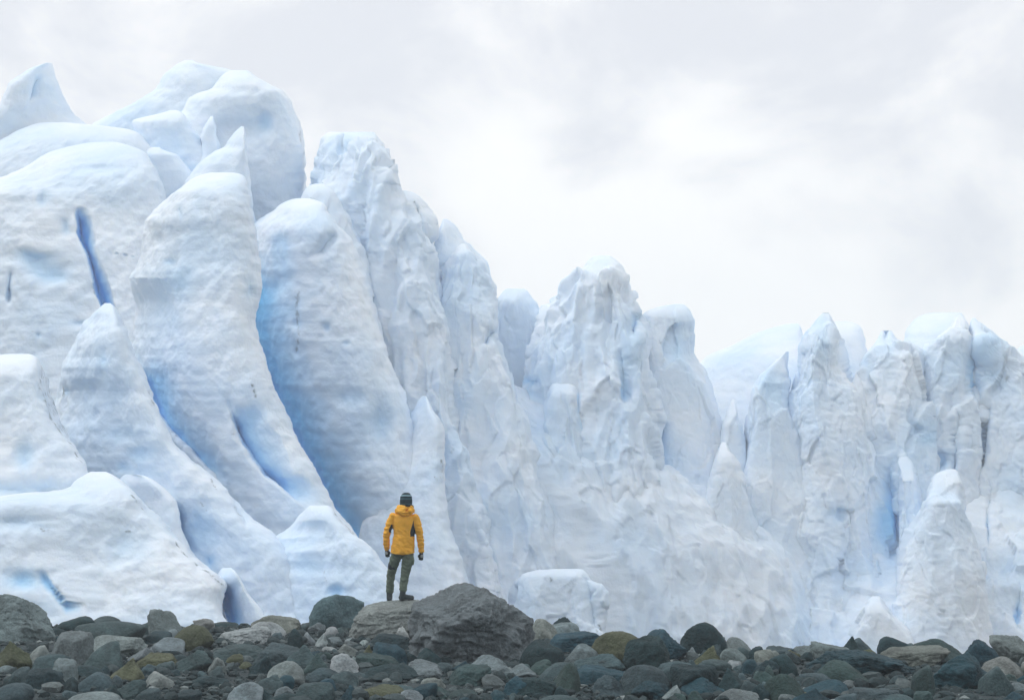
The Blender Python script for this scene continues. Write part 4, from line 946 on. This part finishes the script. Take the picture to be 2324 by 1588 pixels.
# body: one surface under the clothes
hipL, hipR = (-0.085, 0.0, 0.86), (0.075, 0.0, 0.84)
legL = [hipL, (-0.135, 0.05, 0.70), (-0.19, 0.11, 0.545), (-0.222, 0.16, 0.42), (-0.245, 0.20, LZ + 0.20), (LX, LY, LZ + 0.10)]
legR = [hipR, (0.07, 0.0, 0.68), (0.030, 0.02, 0.45), (0.008, 0.01, 0.32), (-0.003, 0.0, 0.20), (-0.01, 0.0, 0.09)]
armL = [(-0.165, 0.0, 1.415), (-0.235, -0.005, 1.26), (-0.277, 0.0, 1.125), (-0.288, 0.03, 0.98), (-0.283, 0.06, 0.865)]
armR = [(0.185, 0.0, 1.395), (0.238, -0.005, 1.25), (0.266, 0.0, 1.125), (0.285, 0.02, 0.97), (0.294, 0.045, 0.815)]
body = [tube([(0, 0, 0.86), (0.0, 0, 1.1), (0.01, 0, 1.35), (0.015, 0, 1.43)], [(0.14, 0.09), (0.13, 0.085), (0.15, 0.085), (0.08, 0.06)]),
        tube([(0.02, 0, 1.42), (0.035, 0.01, 1.52), (0.043, 0.015, 1.58)], [0.055, 0.052, 0.055]),
        tube([(0.043, 0.02, 1.585), (0.043, 0.015, 1.63), (0.043, 0.01, 1.69), (0.043, 0.005, 1.735)], [(0.060, 0.075), (0.072, 0.090), (0.078, 0.095), (0.06, 0.075)]),
        tube([(0.043, 0.10, 1.655), (0.043, 0.118, 1.635)], [0.012, 0.016], 8),
        tube([(0.043, 0.075, 1.585), (0.043, 0.085, 1.57)], [0.035, 0.03], 8),
        tube(armL, [0.05, 0.045, 0.038, 0.034, 0.026]), tube(armR, [0.05, 0.045, 0.038, 0.034, 0.026]),
        tube([(-0.282, 0.065, 0.85), (-0.278, 0.075, 0.80)], [(0.024, 0.016), (0.022, 0.014)], 8), tube([(0.293, 0.05, 0.80), (0.288, 0.06, 0.75)], [(0.024, 0.016), (0.022, 0.014)], 8),
        tube(legL, [0.085, 0.075, 0.052, 0.05, 0.038, 0.036]), tube(legR, [0.085, 0.075, 0.052, 0.05, 0.038, 0.036]),
        tube([(LX, LY - 0.02, LZ + .07), (LX - .01, LY + 0.12, LZ + .055)], [0.032, 0.025], 8), tube([(-0.01, 0, .07), (0.12, 0.04, .055)], [0.032, 0.025], 8)]
for sx in (-1, 1): body.append(tube([(0.043 + sx * 0.078, 0.0, 1.67), (0.043 + sx * 0.084, 0.0, 1.62)], [(0.008, 0.018), (0.007, 0.012)], 8))
add('body', remesh(body, 0.011, 'body'), SKIN, person)

# jacket
J = [tube([(-0.012, 0.0, 0.785), (-0.010, 0, 0.90), (0.004, 0, 1.02), (0.010, 0, 1.10), (0.010, 0, 1.20), (0.010, 0, 1.31), (0.014, 0, 1.395), (0.020, 0, 1.45), (0.03, 0.0, 1.52)],
          [(0.198, 0.140), (0.192, 0.136), (0.182, 0.128), (0.176, 0.122), (0.178, 0.125), (0.190, 0.122), (0.190, 0.108), (0.130, 0.088), (0.080, 0.078)], 40),
     tube(armL, [0.070, 0.066, 0.062, 0.055, 0.049], 20), tube(armR, [0.072, 0.067, 0.062, 0.056, 0.047], 20)]
jm = remesh(J, 0.0095, 'jacket', 3)
co, no = get_co(jm), get_no(jm)
hemz = 0.800 - 0.028 * np.cos(np.clip((co[:, 0] + 0.01) / 0.2, -1, 1) * 1.57) * 1.0
q = co * np.array([7.0, 7.0, 11.0]); q[:, 2] += 3.2 * co[:, 0]
wr = (0.5 - np.abs(perlin(q, 3)) * 1.8) * 0.010 + (0.5 - np.abs(perlin(q * 2.1, 5)) * 1.8) * 0.005
armness = smooth(0.20, 0.25, np.abs(co[:, 0] - 0.005))
bands = np.sin((co[:, 2] + 0.02 * perlin(co * 14, 8)) * 95 + perlin(co * 9, 9) * 3) * 0.0045 * armness * smooth(1.38, 1.2, co[:, 2])
smoothback = 1 - 0.75 * smooth(1.14, 1.24, co[:, 2]) * (1 - armness)
co = co + no * (wr * smoothback + bands)[:, None]
set_co(jm, co)
# split off the dark side panels and cut the hem
bm = bmesh.new(); bm.from_mesh(jm); bm.faces.ensure_lookup_table()
def panel_here(c):
    x, y, z = c
    if abs(y) > 0.125: return False
    if x > 0:
        lo = np.interp(z, [1.07, 1.14, 1.25, 1.33], [0.125, 0.118, 0.148, 0.172]); hi = np.interp(z, [1.07, 1.14, 1.25, 1.33], [0.200, 0.205, 0.180, 0.178])
        return 1.07 < z < 1.33 and lo < x < hi
    lo = np.interp(z, [1.13, 1.17, 1.27], [-0.232, -0.245, -0.20]); hi = np.interp(z, [1.13, 1.27], [-0.172, -0.180])
    return 1.13 < z < 1.27 and lo < x < hi
panel_src = jm.copy()
kill, pan = [], []
for f in bm.faces:
    c = f.calc_center_median()
    if c.z < 0.795 - 0.032 * math.cos(max(-1, min(1, (c.x + 0.01) / 0.2)) * 1.57) and abs(c.x + 0.012) < 0.222: kill.append(f)
    elif panel_here(c): pan.append(f)
pidx = [f.index for f in pan]
bmesh.ops.delete(bm, geom=kill + pan, context='FACES'); bm.to_mesh(jm); bm.free()
shade(jm)
jo = add('jacket', jm, JACKET, person)
for side in (-1, 1):
    src, vmap = bmesh.new(), {}
    for i in pidx:
        p = panel_src.polygons[i]
        if (p.center.x > 0) != (side > 0): continue
        for v in p.vertices:
            if v not in vmap: vmap[v] = src.verts.new(panel_src.vertices[v].co)
        src.faces.new([vmap[v] for v in p.vertices])
    me = bpy.data.meshes.new('side_panel'); src.to_mesh(me); src.free(); shade(me)
    o = add('side_panel', me, PANEL, jo); o['label'] = 'black stretch panel under the arm'
bpy.data.meshes.remove(panel_src)

# hood hanging on the back
H = [tube([(-0.085, 0.02, 1.555), (-0.06, -0.06, 1.545), (0.03, -0.105, 1.525), (0.12, -0.06, 1.54), (0.145, 0.02, 1.55)], [0.036, 0.048, 0.056, 0.048, 0.036], 14),
     tube([(-0.115, -0.035, 1.495), (-0.05, -0.10, 1.475), (0.03, -0.125, 1.465), (0.11, -0.10, 1.475), (0.165, -0.03, 1.50)], [(0.030, 0.05), (0.045, 0.06), (0.05, 0.062), (0.045, 0.06), (0.03, 0.048)], 14),
     tube([(-0.06, -0.085, 1.435), (0.02, -0.112, 1.425), (0.10, -0.085, 1.435)], [(0.022, 0.03), (0.028, 0.032), (0.022, 0.03)], 12)]
hm = remesh(H, 0.0075, 'hood', 2)
co, no = get_co(hm), get_no(hm)
set_co(hm, co + no * ((0.5 - np.abs(perlin(co * np.array([8, 8, 20]), 4)) * 2) * 0.012)[:, None]); shade(hm)
add('hood', hm, JACKET, jo)

# trousers
T = [tube([(-0.005, 0.0, 0.80), (-0.008, 0, 0.87), (-0.008, 0, 0.92)], [(0.165, 0.115), (0.165, 0.115), (0.155, 0.11)], 24),
     tube(legL[:5], [(0.100, 0.105), (0.094, 0.098), (0.073, 0.078), (0.071, 0.074), (0.064, 0.066)], 20),
     tube(legR[:5], [(0.098, 0.105), (0.096, 0.100), (0.071, 0.077), (0.069, 0.072), (0.061, 0.064)], 20)]
tm = remesh(T, 0.0095, 'trousers', 2)
co, no = get_co(tm), get_no(tm)
q = co * np.array([8.0, 8.0, 17.0]); q[:, 2] += 5 * co[:, 0]
leg = smooth(0.82, 0.72, co[:, 2])
wr = (0.5 - np.abs(perlin(q, 13)) * 1.8) * 0.011 + (0.5 - np.abs(perlin(q * 2.0, 15)) * 1.8) * 0.005
set_co(tm, co + no * (wr * (0.3 + 0.7 * leg))[:, None]); shade(tm)
tr = add('trousers', tm, TROUS, person)
pk = remesh([tube([(0.150, -0.005, 0.73), (0.158, -0.005, 0.665), (0.152, -0.005, 0.60)], [(0.022, 0.06), (0.028, 0.07), (0.022, 0.06)], 14)], 0.008, 'cargo_pocket')
shade(pk); add('cargo_pocket', pk, TROUS, tr)
kp = remesh([tube([(-0.183, 0.085, 0.600), (-0.197, 0.105, 0.545)], [(0.078, 0.082), (0.077, 0.081)], 20)], 0.008, 'knee_patch')
shade(kp); add('knee_patch', kp, PANEL, tr)
for (pt, r_) in ((legL[4], 0.069), (legR[4], 0.066)):
    cm = remesh([tube([(pt[0], pt[1], pt[2] - 0.028), (pt[0], pt[1], pt[2] - 0.01)], [r_ * 0.98, r_], 18)], 0.007, 'trouser_cuff')
    shade(cm); add('trouser_cuff', cm, TROUS, tr)

# boots
def boot(x, y, z, ang, tag_):
    ca, sa = math.cos(ang), math.sin(ang)
    def W(p): return (x + p[0] * ca - p[1] * sa, y + p[0] * sa + p[1] * ca, z + p[2])
    up = [tube([W((-0.015, 0, 0.055)), W((-0.005, 0, 0.12)), W((0.0, 0, 0.20))], [0.050, 0.049, 0.053], 18),
          tube([W((-0.045, 0, 0.045)), W((0.03, 0, 0.055)), W((0.10, 0, 0.048)), W((0.165, 0, 0.040))], [(0.040, 0.044), (0.045, 0.05), (0.043, 0.046), (0.032, 0.040)], 18),
          tube([W((-0.03, 0, 0.19)), W((0.03, 0, 0.195))], [0.045, 0.045], 14)]
    m = remesh(up, 0.0075, 'boot', 2)
    c = get_co(m); n_ = get_no(m)
    set_co(m, c + n_ * (fbm(c * 22, 2, 6) * 0.003)[:, None]); shade(m)
    b = add('boot', m, BOOT, person)
    so = remesh([tube([W((-0.05, 0, 0.014)), W((0.02, 0, 0.014)), W((0.10, 0, 0.014)), W((0.17, 0, 0.016))], [(0.042, 0.018), (0.040, 0.018), (0.048, 0.018), (0.034, 0.017)] if abs(ca) < 0.7 else [(0.042, 0.018), (0.040, 0.018), (0.048, 0.018), (0.034, 0.017)], 18)], 0.006, 'sole', 1)
    shade(so); add('sole', so, SOLE, b)
boot(LX, LY - 0.02, LZ, R(97), 'L')
boot(-0.008, 0.0, 0.0, R(14), 'R')

# gloves: palm, four fingers, thumb
def glove(w, d, inward):
    """w: wrist point, d: +1 if the thumb lies towards +x"""
    x, y, z = w
    parts = [tube([(x, y, z + 0.02), (x, y + 0.004, z - 0.02)], [(0.034, 0.026), (0.034, 0.022)], 14),
             tube([(x, y + 0.004, z - 0.02), (x + inward * 0.3, y + 0.012, z - 0.055), (x + inward * 0.6, y + 0.022, z - 0.075)], [(0.034, 0.019), (0.040, 0.018), (0.038, 0.017)], 14)]
    for i in range(4):
        fx = x + inward * 0.6 + (-0.030 + 0.0195 * i)
        ln = (0.86, 1.0, 0.95, 0.75)[i] if d > 0 else (0.75, 0.95, 1.0, 0.86)[i]
        y0, z0 = y + 0.022, z - 0.075
        parts.append(tube([(fx, y0, z0), (fx + inward * .2, y0 + 0.012 * ln, z0 - 0.030 * ln), (fx + inward * .4, y0 + 0.034 * ln, z0 - 0.046 * ln), (fx + inward * .5, y0 + 0.048 * ln, z0 - 0.040 * ln)], [0.0105, 0.0098, 0.0090, 0.0080], 8))
    parts.append(tube([(x + d * 0.026, y + 0.008, z - 0.025), (x + d * 0.050, y + 0.02, z - 0.045), (x + d * 0.052, y + 0.034, z - 0.070)], [0.0135, 0.0115, 0.0095], 8))
    m = remesh(parts, 0.0045, 'glove', 1); shade(m)
    g = add('glove', m, GLOVE, person)
    bp = remesh([tube([(x - d * 0.012, y - 0.010, z - 0.030), (x - d * 0.008 + inward * .5, y - 0.002, z - 0.072)], [(0.021, 0.010), (0.022, 0.010)], 12)], 0.004, 'glove_patch', 1)
    shade(bp); add('glove_patch', bp, GLOVEB, g)
glove((-0.283, 0.062, 0.842), 1, 0.012)
glove((0.295, 0.047, 0.790), -1, -0.010)

# knitted beanie and hair
prof = [(0.088, 1.584), (0.098, 1.590), (0.103, 1.61), (0.1045, 1.635), (0.104, 1.665), (0.101, 1.692), (0.098, 1.70), (0.100, 1.712), (0.097, 1.732), (0.090, 1.748), (0.080, 1.756), (0.076, 1.768), (0.062, 1.784), (0.038, 1.795), (0.012, 1.798)]
seg = 72
zz = np.linspace(0, len(prof) - 1, 90); pr = np.array(prof)
rad = np.interp(zz, np.arange(len(prof)), pr[:, 0]); zh = np.interp(zz, np.arange(len(prof)), pr[:, 1])
th = np.arange(seg) * 2 * np.pi / seg
rib = 1 + 0.010 * np.sin(th * 36)[None] * np.ones((90, 1))
BX = 0.043 + rad[:, None] * rib * np.cos(th)[None]; BY = 0.0 + rad[:, None] * rib * np.sin(th)[None] * 1.08
BZ = np.repeat(zh[:, None], seg, 1) + 0.004 * np.sin(th * 3 + 1)[None]
Vb = np.stack([BX, BY, BZ], -1).reshape(-1, 3)
Vb = np.concatenate([Vb, [[0.043, 0, 1.7985]]])
idx = np.arange(90 * seg).reshape(90, seg); nxt = np.roll(idx, -1, 1)
fq = [tuple(f) for f in np.stack([idx[:-1], nxt[:-1], nxt[1:], idx[1:]], -1).reshape(-1, 4)]
fq += [(idx[-1, k], nxt[-1, k], 90 * seg) for k in range(seg)]
bme = bpy.data.meshes.new('beanie'); bme.from_pydata([tuple(v) for v in Vb], [], [tuple(int(i) for i in f) for f in fq]); bme.update(); shade(bme)
t = NT('striped_knit'); v = t.obj()
sep = t.n.new('ShaderNodeSeparateXYZ'); t.l.new(v, sep.inputs[0])
zn = t.math('DIVIDE', t.math('SUBTRACT', sep.outputs['Z'], 1.58), 0.22)
D1, L1, M1 = (0.010, 0.030, 0.042), (0.22, 0.36, 0.42), (0.05, 0.12, 0.15)
c = t.ramp(zn, [(0.0, D1), (0.14, M1), (0.20, D1), (0.46, D1), (0.50, M1), (0.56, M1), (0.60, D1), (0.70, D1), (0.735, L1), (0.80, L1), (0.825, D1), (1.0, D1)])
for el in t.n: 
    if el.type == 'VALTORGB': el.color_ramp.interpolation = 'LINEAR'
wv = t.noise(v, 120, 2, .5)
t.out(c, t.bump(wv, 0.6, 0.006), 0.9)
add('beanie', bme, t.m, person)
Hr = [tube([(-0.035, 0.0, 1.60), (0.0, -0.075, 1.585), (0.043, -0.088, 1.578), (0.10, -0.07, 1.582), (0.125, 0.0, 1.595)], [0.020, 0.026, 0.028, 0.027, 0.022], 10),
      tube([(0.105, -0.05, 1.59), (0.140, -0.035, 1.575), (0.165, -0.02, 1.562)], [0.022, 0.020, 0.012], 8),
      tube([(0.13, -0.03, 1.585), (0.165, -0.02, 1.592)], [0.008, 0.004], 6), tube([(0.135, -0.03, 1.57), (0.168, -0.015, 1.548)], [0.010, 0.005], 6)]
hm = remesh(Hr, 0.005, 'hair', 1)
co, no = get_co(hm), get_no(hm); set_co(hm, co + no * (perlin(co * np.array([90, 90, 25]), 2) * 0.006)[:, None]); shade(hm)
add('hair', hm, HAIR, person)

# the hiker stands on the boulder: settle the figure onto its surface
hz_ = hit_down(hiker_rock, HX + 0.03, PD)

# ------------------------------------------------------------------ thin cold haze over the shore and the ice
hv = np.array([(x, y, z) for z in (-24.0, 50.0) for y in (-162.0, 302.0) for x in (-302.0, 302.0)])
hf = [(0, 2, 3, 1), (4, 5, 7, 6), (0, 1, 5, 4), (2, 6, 7, 3), (0, 4, 6, 2), (1, 3, 7, 5)]
hme = mesh_np('haze', hv, hf, False)
hmat = bpy.data.materials.new('haze'); hmat.use_nodes = True
hn = hmat.node_tree.nodes; hn.clear()
ho_ = hn.new('ShaderNodeOutputMaterial'); pv = hn.new('ShaderNodeVolumePrincipled')
pv.inputs['Color'].default_value = (0.88, 0.95, 1.0, 1)
pv.inputs['Density'].default_value = 0.0023
hmat.node_tree.links.new(pv.outputs[0], ho_.inputs['Volume'])
tag(add('haze', hme, hmat), 'thin pale haze hanging over the shore and the ice', 'haze', kind='stuff')
